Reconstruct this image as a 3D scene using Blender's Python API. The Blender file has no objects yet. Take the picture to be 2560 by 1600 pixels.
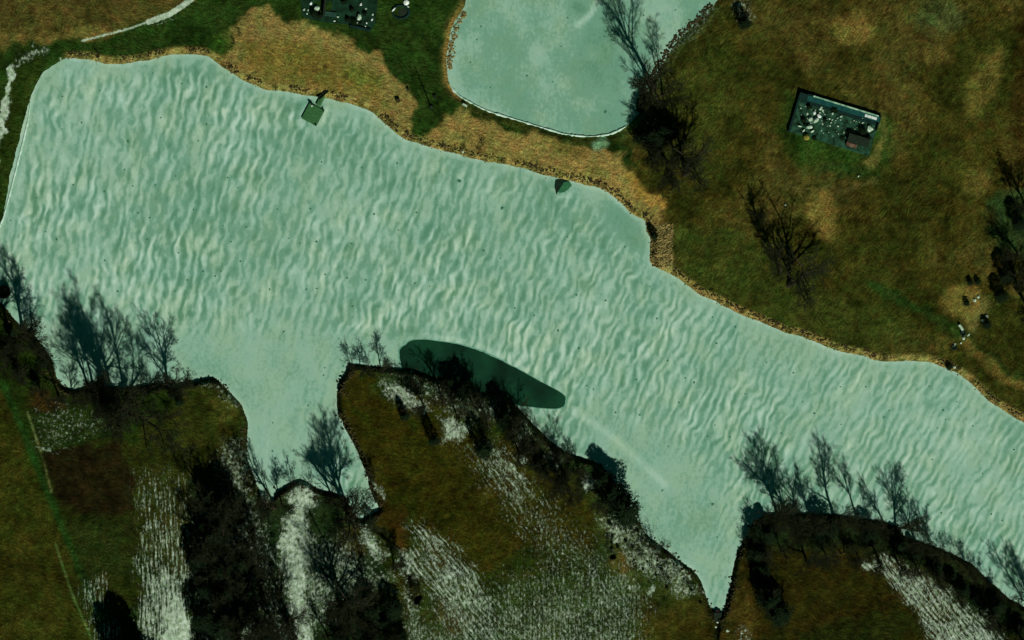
import bpy, math, random
import numpy as np
from mathutils import Vector

# ------------------------------------------------------------------ camera, sky, sun, exposure
sc = bpy.context.scene
COL = sc.collection
cam_d = bpy.data.cameras.new("camera")
cam = bpy.data.objects.new("camera", cam_d)
COL.objects.link(cam)
cam.location = (0, 0, 1500)
cam.rotation_euler = (0, 0, 0)
cam_d.sensor_width = 36.0
cam_d.lens = 36.0 * 1500.0 / 256.0
cam_d.clip_start = 10
cam_d.clip_end = 20000
sc.camera = cam

SUN_EL = math.radians(36)
SDX, SDY = -0.375, 0.927                 # ground direction in which shadows fall
w = bpy.data.worlds.new("World")
sc.world = w
w.use_nodes = True
nt = w.node_tree
sky = nt.nodes.new('ShaderNodeTexSky')
sky.sky_type = 'NISHITA'
sky.sun_disc = False
sky.sun_elevation = SUN_EL
sky.sun_rotation = math.radians(158)
sky.altitude = 4000
sky.air_density = 0.45
sky.dust_density = 0.0
sky.ozone_density = 2.0
bg = nt.nodes['Background']
bg.inputs['Strength'].default_value = 0.05
tint = nt.nodes.new('ShaderNodeVectorMath'); tint.operation = 'MULTIPLY'   # green tint on the sky fill, added to turn shadows teal
tint.inputs[1].default_value = (.34, 1.25, .66)
nt.links.new(sky.outputs[0], tint.inputs[0]); nt.links.new(tint.outputs[0], bg.inputs[0])

sun_d = bpy.data.lights.new("sun", 'SUN')
sun_d.energy = 5.0
sun_d.angle = math.radians(1.0)
sun_d.color = (1.0, 0.97, 0.90)
sun = bpy.data.objects.new("sun", sun_d)
COL.objects.link(sun)
sv = Vector((-SDX * math.cos(SUN_EL), -SDY * math.cos(SUN_EL), math.sin(SUN_EL)))
sun.rotation_euler = sv.to_track_quat('Z', 'Y').to_euler()
sun.location = (0, -60, 120)

sc.view_settings.view_transform = 'Standard'
sc.view_settings.look = 'None'
sc.view_settings.exposure = -0.45
sc.view_settings.gamma = 1.0

# displayed value of a flat white diffuse sheet under this light (r, g, b)
F = np.array([0.75, 0.76, 0.74])


def lin(c):
    c = np.asarray(c, float) / 255.0
    return np.where(c <= 0.04045, c / 12.92, ((c + 0.055) / 1.055) ** 2.4)


def A(r, g, b):
    """albedo of a surface that the photograph shows as sRGB r,g,b in full sun"""
    return np.clip(lin((r, g, b)) / F, 0.002, 0.9)


def W(px, py):
    return (px - 1280.0) / 10.0, (800.0 - py) / 10.0


rng = np.random.RandomState(7)
_lat = rng.rand(512, 512)


def vnoise(x, y, seed=0):
    x = x + seed * 37.13
    y = y + seed * 91.7
    xi = np.floor(x).astype(int); yi = np.floor(y).astype(int)
    fx = x - xi; fy = y - yi
    fx = fx * fx * (3 - 2 * fx); fy = fy * fy * (3 - 2 * fy)
    a = _lat[xi % 512, yi % 512]; b = _lat[(xi + 1) % 512, yi % 512]
    c = _lat[xi % 512, (yi + 1) % 512]; d = _lat[(xi + 1) % 512, (yi + 1) % 512]
    return (a * (1 - fx) + b * fx) * (1 - fy) + (c * (1 - fx) + d * fx) * fy


def fbm(x, y, seed=0, octv=4):
    s = 0; a = 0.5; t = 0
    for i in range(octv):
        s = s + a * vnoise(x, y, seed + i * 3)
        t += a; a *= 0.5; x = x * 2.03; y = y * 2.03
    return s / t


def sstep(a, b, x):
    t = np.clip((x - a) / (b - a), 0, 1)
    return t * t * (3 - 2 * t)


def catmull(pts, n=4):
    P = np.array(pts, float); N = len(P); out = []
    for i in range(N):
        p0, p1, p2, p3 = P[(i - 1) % N], P[i], P[(i + 1) % N], P[(i + 2) % N]
        for k in range(n):
            t = k / n
            out.append(0.5 * ((2 * p1) + (-p0 + p2) * t + (2 * p0 - 5 * p1 + 4 * p2 - p3) * t * t
                              + (-p0 + 3 * p1 - 3 * p2 + p3) * t ** 3))
    return np.array(out)


def seg_dist(X, Y, P, closed=True):
    d2 = np.full(X.shape, 1e12)
    n = len(P)
    for i in range(n if closed else n - 1):
        a = P[i]; b = P[(i + 1) % n]
        ab = b - a; L = ab @ ab + 1e-9
        t = np.clip(((X - a[0]) * ab[0] + (Y - a[1]) * ab[1]) / L, 0, 1)
        dx = X - a[0] - t * ab[0]; dy = Y - a[1] - t * ab[1]
        np.minimum(d2, dx * dx + dy * dy, out=d2)
    return np.sqrt(d2)


def inside(X, Y, P):
    r = np.zeros(X.shape, bool); n = len(P)
    for i in range(n):
        x1, y1 = P[i]; x2, y2 = P[(i + 1) % n]
        if y1 == y2:
            continue
        c = (y1 > Y) != (y2 > Y)
        r ^= c & (X < (x2 - x1) * (Y - y1) / (y2 - y1) + x1)
    return r


def sdf(X, Y, P):
    """negative inside"""
    d = seg_dist(X, Y, P)
    return np.where(inside(X, Y, P), -d, d)


# ------------------------------------------------------------------ outlines (picture coordinates of the plan, 10 = 1 m)
LAKE = [(-60, 600), (0, 559), (11, 524), (21, 466), (29, 426), (42, 375), (57, 320), (69, 267), (87, 220), (106, 183), (132, 164),
        (156, 151), (169, 146), (185, 148), (212, 148), (238, 153), (265, 159), (304, 159), (344, 155), (384, 147), (423, 138),
        (463, 136), (503, 138), (529, 148), (556, 169), (582, 185), (608, 201), (640, 214), (666, 225), (719, 230), (759, 238),
        (799, 243), (838, 251), (878, 262), (918, 275), (944, 294), (971, 317), (997, 339), (1024, 352), (1063, 365),
        (1103, 376), (1143, 386), (1182, 397), (1240, 408), (1306, 421), (1346, 434), (1386, 444), (1428, 453), (1465, 463),
        (1505, 474), (1531, 490), (1558, 514), (1584, 538), (1611, 551), (1618, 580), (1627, 600), (1624, 625), (1624, 651),
        (1637, 667), (1677, 686), (1703, 704), (1743, 733), (1783, 752), (1822, 772), (1870, 793), (1920, 812), (1960, 832),
        (1999, 840), (2039, 856), (2092, 877), (2158, 890), (2185, 902), (2237, 904), (2290, 903), (2330, 908), (2370, 924),
        (2396, 935), (2423, 956), (2449, 980), (2476, 1006), (2515, 1030), (2555, 1055), (2700, 1140), (3000, 1250),
        (3300, 1500), (3200, 1800), (2900, 1720), (2700, 1600), (2560, 1516), (2528, 1499), (2476, 1454), (2423, 1405),
        (2343, 1370), (2264, 1342), (2237, 1312), (2132, 1294), (2052, 1284), (1990, 1284), (1930, 1284), (1890, 1300), (1868, 1335),
        (1854, 1364), (1841, 1393), (1833, 1425), (1825, 1465), (1820, 1491), (1809, 1523), (1797, 1541), (1785, 1530),
        (1769, 1502), (1756, 1462), (1735, 1427), (1703, 1404), (1664, 1372), (1624, 1343), (1603, 1316), (1582, 1279),
        (1566, 1261), (1545, 1215), (1520, 1180), (1492, 1157), (1452, 1144), (1412, 1128), (1373, 1099), (1333, 1059), (1306, 1028),
        (1280, 1003), (1256, 987), (1196, 983), (1143, 962), (1090, 946), (1050, 930), (997, 921), (931, 918), (880, 913),
        (866, 932), (852, 951), (844, 980), (844, 1017), (852, 1046), (868, 1080), (889, 1120), (905, 1157), (918, 1190),
        (928, 1234), (948, 1268), (939, 1280), (918, 1289), (903, 1298), (878, 1275), (855, 1240), (804, 1226), (772, 1207),
        (746, 1203), (719, 1213), (693, 1232), (680, 1253), (668, 1266), (655, 1245), (640, 1205), (622, 1160), (617, 1117),
        (619, 1065), (614, 1038), (602, 1010), (587, 993), (563, 969), (545, 950), (524, 946), (489, 953), (463, 959), (437, 970),
        (410, 962), (370, 962), (344, 968), (310, 968), (238, 965), (201, 974), (180, 975), (159, 964), (140, 940),
        (132, 906), (106, 866), (79, 834), (53, 816), (20, 780), (-10, 745), (-60, 720)]
POND = [(1180, -80), (1166, 0), (1151, 32), (1132, 63), (1122, 106), (1116, 146), (1119, 185), (1124, 209), (1143, 235),
        (1182, 259), (1222, 278), (1280, 296), (1333, 312), (1386, 328), (1412, 335), (1465, 341), (1500, 339), (1531, 333),
        (1566, 315), (1584, 296), (1600, 280), (1605, 254), (1619, 228), (1629, 212), (1640, 185), (1656, 159), (1677, 127),
        (1695, 98), (1717, 77), (1743, 56), (1769, 29), (1791, 3), (1850, -60), (1700, -140), (1300, -160)]
LAKEs = catmull(LAKE, 3); PONDs = catmull(POND, 3)

# ------------------------------------------------------------------ materials
def new_mat(name):
    m = bpy.data.materials.new(name); m.use_nodes = True
    b = m.node_tree.nodes['Principled BSDF']
    b.inputs['Roughness'].default_value = 0.9
    b.inputs['Specular IOR Level'].default_value = 0.15
    return m, m.node_tree, b


def noise_mat(name, c1, c2, scale=2.0, rough=0.9, spec=0.15, detail=4, bump=0.0, stretch=None):
    m, t, b = new_mat(name)
    b.inputs['Roughness'].default_value = rough
    b.inputs['Specular IOR Level'].default_value = spec
    tc = t.nodes.new('ShaderNodeTexCoord')
    n = t.nodes.new('ShaderNodeTexNoise'); n.inputs['Scale'].default_value = scale; n.inputs['Detail'].default_value = detail
    src = tc.outputs['Object']
    if stretch:
        mp = t.nodes.new('ShaderNodeMapping'); mp.inputs['Scale'].default_value = stretch
        t.links.new(src, mp.inputs[0]); src = mp.outputs[0]
    t.links.new(src, n.inputs['Vector'])
    r = t.nodes.new('ShaderNodeValToRGB')
    r.color_ramp.elements[0].position = 0.35; r.color_ramp.elements[1].position = 0.65
    r.color_ramp.elements[0].color = (*c1, 1); r.color_ramp.elements[1].color = (*c2, 1)
    t.links.new(n.outputs['Fac'], r.inputs[0]); t.links.new(r.outputs[0], b.inputs['Base Color'])
    if bump:
        bp = t.nodes.new('ShaderNodeBump'); bp.inputs['Strength'].default_value = bump; bp.inputs['Distance'].default_value = 0.1
        t.links.new(n.outputs['Fac'], bp.inputs['Height']); t.links.new(bp.outputs[0], b.inputs['Normal'])
    return m


def math_node(t, op, a, b=None, c=None, clamp=False):
    n = t.nodes.new('ShaderNodeMath'); n.operation = op; n.use_clamp = clamp
    for i, v in enumerate((a, b, c)):
        if v is None: continue
        if isinstance(v, (int, float)): n.inputs[i].default_value = v
        else: t.links.new(v, n.inputs[i])
    return n.outputs[0]


def dir_noise(t, pos, ang, sx, sy, scale=1.0, detail=3, warp=0.0, rough=0.55):
    """noise stretched along a direction; ang turns the long axis away from +Y"""
    src = pos
    if warp:
        wn = t.nodes.new('ShaderNodeTexNoise'); wn.inputs['Scale'].default_value = 0.12; wn.inputs['Detail'].default_value = 2
        t.links.new(pos, wn.inputs['Vector'])
        sb = t.nodes.new('ShaderNodeVectorMath'); sb.operation = 'SUBTRACT'; t.links.new(wn.outputs['Color'], sb.inputs[0]); sb.inputs[1].default_value = (.5, .5, .5)
        ml = t.nodes.new('ShaderNodeVectorMath'); ml.operation = 'SCALE'; t.links.new(sb.outputs[0], ml.inputs[0]); ml.inputs['Scale'].default_value = warp
        ad = t.nodes.new('ShaderNodeVectorMath'); ad.operation = 'ADD'; t.links.new(pos, ad.inputs[0]); t.links.new(ml.outputs[0], ad.inputs[1])
        src = ad.outputs[0]
    mp0 = t.nodes.new('ShaderNodeMapping'); mp0.inputs['Rotation'].default_value = (0, 0, ang)
    t.links.new(src, mp0.inputs[0])
    mp = t.nodes.new('ShaderNodeMapping'); mp.inputs['Scale'].default_value = (1 / sx, 1 / sy, 0)
    t.links.new(mp0.outputs[0], mp.inputs[0])
    n = t.nodes.new('ShaderNodeTexNoise'); n.inputs['Scale'].default_value = scale
    n.inputs['Detail'].default_value = detail; n.inputs['Roughness'].default_value = rough
    t.links.new(mp.outputs[0], n.inputs['Vector'])
    return n.outputs['Fac']


def attr(t, name):
    n = t.nodes.new('ShaderNodeAttribute'); n.attribute_name = name
    return n


# ------------------------------------------------------------------ mesh helpers
def tag(o, label=None, cat=None, group=None, kind=None):
    if label: o['label'] = label
    if cat: o['category'] = cat
    if group: o['group'] = group
    if kind: o['kind'] = kind
    return o


def mesh_np(name, V, Fc, mats, smooth=False):
    """V (n,3); Fc list of arrays (m,k) of equal k per array"""
    me = bpy.data.meshes.new(name)
    V = np.asarray(V, np.float32)
    me.vertices.add(len(V)); me.vertices.foreach_set('co', V.ravel())
    loops = np.concatenate([np.asarray(f).ravel() for f in Fc]).astype(np.int32)
    tot = np.concatenate([np.full(len(f), f.shape[1]) for f in Fc]).astype(np.int32)
    st = np.concatenate([[0], np.cumsum(tot)[:-1]]).astype(np.int32)
    me.loops.add(len(loops)); me.loops.foreach_set('vertex_index', loops)
    me.polygons.add(len(tot)); me.polygons.foreach_set('loop_start', st); me.polygons.foreach_set('loop_total', tot)
    if smooth: me.polygons.foreach_set('use_smooth', np.ones(len(tot), bool))
    for m in (mats if isinstance(mats, (list, tuple)) else [mats]): me.materials.append(m)
    me.update(calc_edges=True); me.validate()
    return me


def obj(name, me, parent=None, loc=(0, 0, 0)):
    o = bpy.data.objects.new(name, me); COL.objects.link(o)
    o.location = loc
    if parent: o.parent = parent
    return o


def empty(name, loc, rz=0):
    o = bpy.data.objects.new(name, None); COL.objects.link(o)
    o.location = loc; o.rotation_euler = (0, 0, rz); o.empty_display_size = 0.5
    return o


def add_attr(me, name, typ, data):
    a = me.attributes.new(name, typ, 'POINT')
    key = {'FLOAT': 'value', 'FLOAT_COLOR': 'color'}[typ]
    a.data.foreach_set(key, np.asarray(data, np.float32).ravel())


def axis(lo, hi, step, far):
    a = np.arange(lo, hi + step * 0.5, step)
    out = []; d = step
    p = hi
    while p < far:
        d *= 1.25; p += d; out.append(p)
    out2 = []; d = step; p = lo
    while p > -far:
        d *= 1.25; p -= d; out2.append(p)
    return np.concatenate([out2[::-1], a, out])


# ------------------------------------------------------------------ ground
STEP = 0.3
ax = axis(-135, 135, STEP, 6000); ay = axis(-86, 86, STEP, 6000)
GX, GY = np.meshgrid(ax, ay)
PX = GX * 10 + 1280; PY = 800 - GY * 10            # plan coordinates
wob = (fbm(GX / 2.2, GY / 2.2, 5, 3) - .5) * 9
D = np.minimum(sdf(PX, PY, LAKEs), sdf(PX, PY, PONDs)) / 10.0     # metres, positive on land
D = D + wob / 16.0 * np.exp(-np.abs(D) / 3)

south = sstep(-60, 60, PY - np.interp(PX, [-600, 0, 700, 1200, 1900, 2600, 3500], [560, 600, 700, 720, 1040, 1240, 1600]))
pond_side = sstep(380, 260, PY) * sstep(1000, 1100, PX)
hb = 0.55 + 0.75 * south
rise = np.where(D > 0, hb * sstep(0, 1.3 + 0.6 * (1 - south), D) + 0.015 * np.clip(D, 0, 40), -0.8 * sstep(0, 1.0, -D))
rise = rise + np.where(D > 0, (fbm(GX / 9, GY / 9, 9, 4) - .5) * 0.9 * sstep(0, 5, D) + (fbm(GX / 0.8, GY / 0.8, 12, 2) - .5) * 0.22 * sstep(0.2, 1, D), 0)
CREEKS = [[(916, 1286), (940, 1318), (968, 1345), (992, 1372), (1000, 1400), (1018, 1430), (1038, 1458), (1048, 1490)], [(1018, 1440), (1022, 1470), (1040, 1500)],
          [(1795, 1545), (1792, 1570), (1790, 1620), (1780, 1680)], [(1340, 1410), (1520, 1350)][:0] or [(1525, 1335), (1522, 1375), (1530, 1390)]]
for ck in CREEKS:
    dc = seg_dist(PX, PY, np.array(ck, float), False) / 10.0 + (fbm(GX / 1.5, GY / 1.5, 15, 3) - .5) * .9
    rise = rise - .95 * sstep(.95, .25, dc)
DP = sdf(PX, PY, PONDs) / 10.0
Z = rise


def hgt(px, py):
    x, y = W(px, py)
    i = int(np.clip(np.searchsorted(ay, y), 1, len(ay) - 1)); j = int(np.clip(np.searchsorted(ax, x), 1, len(ax) - 1))
    return float(Z[i, j])


cov = np.zeros(GX.shape + (3,)); cov[:] = A(52, 62, 20)
snow = np.zeros(GX.shape); WV = np.zeros(GX.shape); WD = np.zeros(GX.shape)
SNOWING = False
# wobbling coordinates for organic edges
QX = PX + (fbm(GX / 3.5, GY / 3.5, 21, 4) - .5) * 46
QY = PY + (fbm(GX / 3.5, GY / 3.5, 33, 4) - .5) * 46
NS = fbm(GX / 14, GY / 14, 41, 4)


def mpoly(pts, soft=12, raw=False):
    soft = soft * (1.0 if not SNOWING else 2.2)
    x, y = (PX, PY) if raw else (QX, QY)
    return sstep(soft, -soft, sdf(x, y, np.array(pts, float)))


def mblob(cx, cy, rx, ry, ang=0, soft=0.6):
    a = math.radians(ang)
    dx = QX - cx; dy = QY - cy
    u = (dx * math.cos(a) + dy * math.sin(a)) / rx; v = (-dx * math.sin(a) + dy * math.cos(a)) / ry
    return sstep(1.0, 1.0 - soft, np.sqrt(u * u + v * v))


def mline(pts, wd, soft=None, raw=False):
    soft = soft or wd * 0.5
    x, y = (PX, PY) if raw else (QX, QY)
    return sstep(wd + soft, wd - soft, seg_dist(x, y, np.array(pts, float), False))


def paint(m, c, op=1.0):
    global cov
    k = (m * op)[..., None]
    cov = cov * (1 - k) + A(*c) * k


def addsnow(m, s, v=0.0, d=0.0):
    global snow, WV, WD
    if s < 1.0: m = m * (.72 + .56 * fbm(GX / 3, GY / 3, 88, 3))
    snow = np.maximum(snow, m * s)
    k = m > 0.02
    WV = np.where(k, np.maximum(WV, v * np.clip(m * 3, 0, 1)), WV); WD = np.where(k, np.maximum(WD, d * np.clip(m * 3, 0, 1)), WD)


# broad land cover
east = mpoly([(1560, 420), (1600, 250), (1700, 90), (1850, -500), (4000, -500), (4000, 1300), (2560, 1030), (2180, 880), (1640, 660)], 30)
paint(east, (58, 56, 18))
paint(east * sstep(.46, .66, NS), (76, 70, 30), .7)
paint(east * sstep(.47, .36, NS), (40, 48, 14), .55)
paint(mpoly([(-4000, -2000), (520, -2000), (492, 0), (423, 34), (300, 76), (190, 106), (0, 112), (-4000, 112)], 8), (72, 66, 28))
paint(mline([(-100, 100), (120, 100), (300, 70)], 16, 14), (100, 88, 42), .7)
paint(mpoly([(-4000, 112), (0, 118), (190, 110), (300, 80), (423, 38), (492, 0), (520, -2000), (1400, -2000), (1170, 0), (1135, 60), (1120, 110), (1118, 190), (1140, 240),
             (1280, 306), (1560, 352), (1600, 420), (1100, 330), (1060, 350), (1000, 360), (400, 150), (150, 150), (60, 380), (0, 600), (-200, 760), (-4000, 760)], 8), (33, 52, 16))
paint(mpoly([(60, 135), (110, 150), (60, 300), (20, 480), (-40, 560), (-10, 300)], 10), (36, 50, 14), .8)
paint(mpoly([(580, 60), (640, 18), (672, 24), (700, 56), (770, 52), (840, 86), (870, 92), (892, 124), (930, 122), (962, 150), (978, 186),
             (1000, 216), (1045, 245), (1040, 290), (1030, 330), (1020, 360), (900, 300), (600, 230), (545, 180), (556, 110)], 7), (120, 107, 56))
paint(mpoly([(600, 100), (760, 110), (900, 170), (960, 210), (960, 260), (820, 225), (620, 180)], 25), (106, 96, 38), .75)
paint(mblob(905, 195, 60, 30, 20), (70, 84, 30), .6)
paint(mblob(560, 105, 30, 60, 30), (40, 66, 18), .8)
paint(mpoly([(1075, 335), (1130, 275), (1160, 285), (1210, 305), (1330, 336), (1440, 362), (1555, 385), (1566, 435), (1590, 480), (1650, 505),
             (1668, 530), (1640, 560), (1560, 540), (1400, 480), (1050, 375)], 9), (128, 112, 58))
paint(mblob(1420, 375, 60, 22, 15), (84, 84, 34), .7)
paint(mline([(1560, 440), (1620, 500), (1665, 522)], 10, 8), (150, 122, 55), .9)
# east details
for b in [(2140, 75, 75, 60, 20), (2050, 540, 42, 75, -10), (2410, 755, 70, 62, 0), (2330, 140, 60, 45, 0), (2440, 460, 45, 60, 20), (2460, 210, 50, 120, 20), (2540, 730, 35, 35, 0)]:
    paint(mblob(*b), (104, 94, 42), .62)
paint(mblob(2350, 40, 90, 60, 0), (70, 84, 42), .7)
paint(mblob(2440, 780, 45, 60, 20), (120, 116, 62), .6)
paint(mpoly([(2590, -100), (2545, 100), (2520, 300), (2530, 420), (2700, 420), (2900, -100)], 18), (54, 42, 14), .8)
paint(mpoly([(2480, 500), (2540, 470), (2700, 480), (2700, 640), (2520, 640), (2470, 580)], 18), (34, 58, 28), .8)
paint(mpoly([(2420, 860), (2560, 800), (3200, 900), (3200, 1250), (2560, 1040), (2440, 930)], 20), (46, 48, 14), .9)
paint(mpoly([(1640, 560), (1860, 560), (2000, 700), (2230, 790), (2330, 850), (2230, 880), (2000, 820), (1700, 680)], 25), (52, 60, 20), .9)
paint(mpoly([(1640, 80), (1800, 40), (1860, 200), (1800, 380), (1620, 400)], 30), (58, 64, 22), .6)
paint(mpoly([(1960, 240), (2240, 300), (2230, 420), (2000, 420), (1940, 330)], 25), (36, 64, 20), .8)
paint(mblob(2120, 430, 110, 22, 5), (30, 56, 20), .7)
paint(mline([(2205, 300), (2215, 340), (2180, 400)], 8, 8), (104, 100, 48), .7)
paint(mline([(2180, 700), (2330, 790), (2390, 832), (2470, 890), (2600, 990)], 11, 8), (34, 58, 20), .7)
paint(mline([(2410, 850), (2500, 930), (2620, 1010)], 12, 8), (104, 88, 40), .6)
paint(mline([(1960, 470), (2100, 480), (2180, 455)], 6, 8), (90, 86, 44), .5)
# north shore strip: dead reeds and soil
nshore = sstep(150, 190, PX) * sstep(2.3, 1.2, D) * (1 - south) * (1 - sstep(-4, 4, 3.5 - DP) * sstep(1400, 1200, PY))
paint(nshore, (128, 116, 62), .95)
paint(nshore * sstep(.5, .58, fbm(GX / 1.1, GY / 1.1, 77, 3)), (62, 58, 20), .75)
paint(sstep(1.5, .5, DP) * sstep(1180, 1130, PX), (120, 100, 50), .9)
paint(mpoly([(1625, 560), (1672, 560), (1690, 680), (1640, 668)], 8), (122, 108, 62), .9)
paint(mline([(1560, 330), (1610, 270), (1640, 210), (1700, 110), (1800, 20)], 12, 10), (66, 78, 34), .8)
# south country
sw = mpoly([(-4000, 700), (0, 740), (60, 810), (140, 950), (520, 930), (640, 1060), (660, 1270), (500, 1250), (480, 4000), (-4000, 4000)], 25)
paint(sw, (32, 46, 12))
paint(sw * sstep(.5, .6, NS), (46, 48, 14), .7)
paint(mpoly([(-300, 980), (0, 980), (60, 1100), (140, 1280), (240, 1600), (260, 2000), (-300, 2000)], 25), (52, 54, 15), .9)
paint(mline([(10, 960), (60, 1080), (120, 1230), (200, 1420), (260, 1560)], 9, 6, True), (30, 60, 20), .8)
paint(mline([(70, 1030), (110, 1150), (130, 1230)], 2.5, 2, True), (100, 110, 60), .7)
paint(mline([(140, 1360), (180, 1480), (240, 1620)], 2.5, 2, True), (80, 105, 50), .8)
paint(mpoly([(108, 1125), (200, 1105), (300, 1112), (322, 1190), (335, 1270), (260, 1290), (150, 1272), (120, 1200)], 8), (32, 27, 11), .95)
paint(mpoly([(150, 1290), (330, 1290), (345, 1440), (220, 1440)], 20), (34, 44, 14), .9)
paint(mblob(120, 1010, 70, 30, 20), (60, 42, 18), .7)
paint(mblob(560, 1020, 45, 60, 60), (70, 72, 26), .8)
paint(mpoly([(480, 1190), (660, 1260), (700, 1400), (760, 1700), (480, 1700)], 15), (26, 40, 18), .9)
pen = mpoly([(866, 925), (1000, 925), (1200, 985), (1300, 1030), (1540, 1210), (1780, 1500), (1790, 1700), (1000, 1700), (980, 1480), (880, 1300), (930, 1230), (848, 1040), (846, 980)], 10)
paint(pen, (47, 46, 10))
paint(pen * sstep(.52, .62, NS), (38, 50, 13), .7)
paint(mpoly([(930, 1240), (1020, 1260), (1010, 1400), (960, 1320)], 14), (62, 46, 14), .8)
paint(mline([(1000, 930), (1280, 1010), (1540, 1250)], 40, 30), (34, 52, 26), .85)
paint(mpoly([(1560, 1290), (1700, 1400), (1770, 1500), (1770, 1560), (1500, 1500), (1480, 1380), (1500, 1280)], 20), (50, 62, 24), .85)
paint(mblob(1560, 1410, 50, 35, 20), (78, 66, 24), .8)
paint(mpoly([(1600, 1500), (1780, 1510), (1790, 1700), (1560, 1700)], 20), (58, 54, 16), .8)
paint(mpoly([(1000, 1500), (1560, 1420), (1640, 1700), (1000, 1700)], 25), (40, 56, 20), .7)
paint(mblob(1120, 1540, 60, 60, 20), (60, 58, 26), .8)
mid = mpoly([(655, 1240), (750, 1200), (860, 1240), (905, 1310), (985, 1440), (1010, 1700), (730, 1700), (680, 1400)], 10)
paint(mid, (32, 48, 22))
paint(mblob(880, 1360, 60, 60, 30), (62, 54, 20), .7)
hill = mpoly([(1800, 1550), (1860, 1340), (1900, 1290), (2230, 1300), (2560, 1510), (2800, 1700), (1800, 1700)], 10)
paint(hill, (42, 39, 10))
paint(hill * sstep(.5, .6, NS), (32, 42, 12), .7)
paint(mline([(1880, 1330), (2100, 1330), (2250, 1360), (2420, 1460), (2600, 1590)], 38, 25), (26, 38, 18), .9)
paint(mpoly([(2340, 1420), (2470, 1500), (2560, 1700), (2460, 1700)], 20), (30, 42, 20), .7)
paint(mpoly([(1800, 1530), (1850, 1450), (1900, 1500), (1880, 1700), (1790, 1700)], 15), (70, 62, 22), .7)
sbank = sstep(1.6, 0.6, D) * south
paint(sbank, (42, 46, 20), .8)
for ck in CREEKS:
    paint(mline(ck, 7, 5), (22, 28, 14), .85)  # gully shade also put into the ground colour, over the carved groove
for b in [(2060, 545, 42, 80, -8), (2410, 755, 72, 64, 0), (2135, 75, 60, 48, 10)]:
    paint(mblob(*b), (116, 101, 46), .75)
# mown / grazed mottling everywhere on land
mot = fbm(GX / 1.6, GY / 1.6, 55, 3); mot2 = fbm(GX / 5.5, GY / 5.5, 63, 3)
cov *= (1 - .12 * south - .08 * east * (1 - south))[..., None]
tanm = np.clip((cov[..., 0] - .10) / .1, 0, 1)
cov *= np.clip(1 + (1.1 * (mot - .5) + 1.0 * (mot2 - .5)) * (1 - .6 * tanm), .3, 2)[..., None]
hue = (fbm(GX / 2.4, GY / 2.4, 71, 4) - .5)[..., None]
cov *= 1 + hue * np.array([.55, -.1, .2])
cov = np.clip(cov, .002, .9)

# snow lying on the land
SNOWING = True
addsnow(mline([(30, 172), (34, 196), (29, 222), (18, 252), (12, 286), (4, 318), (-20, 400)], 7, 4), 1.4, .3)
addsnow(mblob(32, 190, 18, 30), 1.3)
addsnow(mline([(45, 168), (62, 146), (95, 130), (112, 126)], 10, 8), .65)
addsnow(mline([(207, 102), (265, 87), (317, 74), (372, 55)], 3, 1.8, True), 1.15)
addsnow(mline([(372, 55), (423, 37), (463, 11), (500, -20)], 7, 2.5, True), 1.6)
addsnow(mline([(395, 62), (440, 45)], 2, 2, True), .6)
addsnow(mblob(158, 147, 7, 5), 1.1)
addsnow(mpoly([(345, 1290), (480, 1270), (482, 1700), (340, 1700)], 10), .42, 1.0)
addsnow(mpoly([(350, 1420), (478, 1400), (485, 1700), (350, 1700)], 12), .66, 1.0)
addsnow(mblob(438, 1570, 50, 130, 0), 1.35, .4)
addsnow(mblob(400, 1500, 70, 120, 0), .8, .8)
addsnow(mpoly([(200, 1440), (260, 1440), (330, 1700), (240, 1700)], 10), .38, 1.0)
addsnow(mpoly([(600, 1180), (660, 1260), (700, 1400), (760, 1700), (490, 1700), (490, 1250)], 12), .52, .2)
addsnow(mline([(750, 1225), (757, 1262), (735, 1310), (722, 1370), (735, 1460), (752, 1540), (765, 1650)], 26, 18), 1.15)
addsnow(mblob(740, 1370, 60, 90), 1.0)
addsnow(mpoly([(700, 1360), (870, 1340), (960, 1440), (900, 1560), (760, 1580)], 20), .62, .3, .2)
addsnow(mpoly([(890, 1315), (925, 1312), (965, 1385), (945, 1400), (900, 1350)], 8), .95)
addsnow(mblob(970, 1450, 35, 40), .5)
addsnow(mpoly([(985, 1370), (1030, 1370), (1060, 1450), (1010, 1450)], 10), .85)
addsnow(mpoly([(1030, 1310), (1090, 1320), (1240, 1480), (1300, 1700), (1180, 1700), (1050, 1440)], 18), .62, 0, 1.0)
addsnow(mblob(1120, 1440, 50, 40, 45), .8, 0, .8)
addsnow(mpoly([(1030, 1560), (1300, 1480), (1560, 1400), (1620, 1500), (1600, 1700), (1040, 1700)], 30), .50, .45)
addsnow(mpoly([(1000, 1440), (1050, 1520), (1080, 1700), (1010, 1700)], 10), .6)
addsnow(mpoly([(1150, 1120), (1250, 1090), (1420, 1280), (1600, 1450), (1620, 1640), (1050, 1640), (1180, 1480), (1330, 1400), (1250, 1280)], 30), .36, .25, .35)
addsnow(mpoly([(1180, 1130), (1260, 1110), (1345, 1240), (1300, 1290), (1220, 1230)], 14), .5, 0, 1.0)
addsnow(mline([(1220, 1110), (1330, 1220)], 7, 5), .7, 0, 1.0)
addsnow(mblob(905, 1215, 12, 60, -20), .6)
addsnow(mline([(925, 1180), (950, 1250)], 8, 6), .7)
addsnow(mpoly([(950, 965), (1000, 955), (1080, 1020), (1060, 1040), (1000, 1010), (950, 980)], 9), .88, 0, .5)
addsnow(mpoly([(1095, 1050), (1130, 1040), (1170, 1070), (1165, 1105), (1110, 1100)], 8), .9, 0, .5)
addsnow(mpoly([(980, 935), (1100, 950), (1250, 995), (1270, 1040), (1180, 1080), (1060, 1000)], 16), .5)
addsnow(mblob(1225, 1030, 35, 25), .7)
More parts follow.
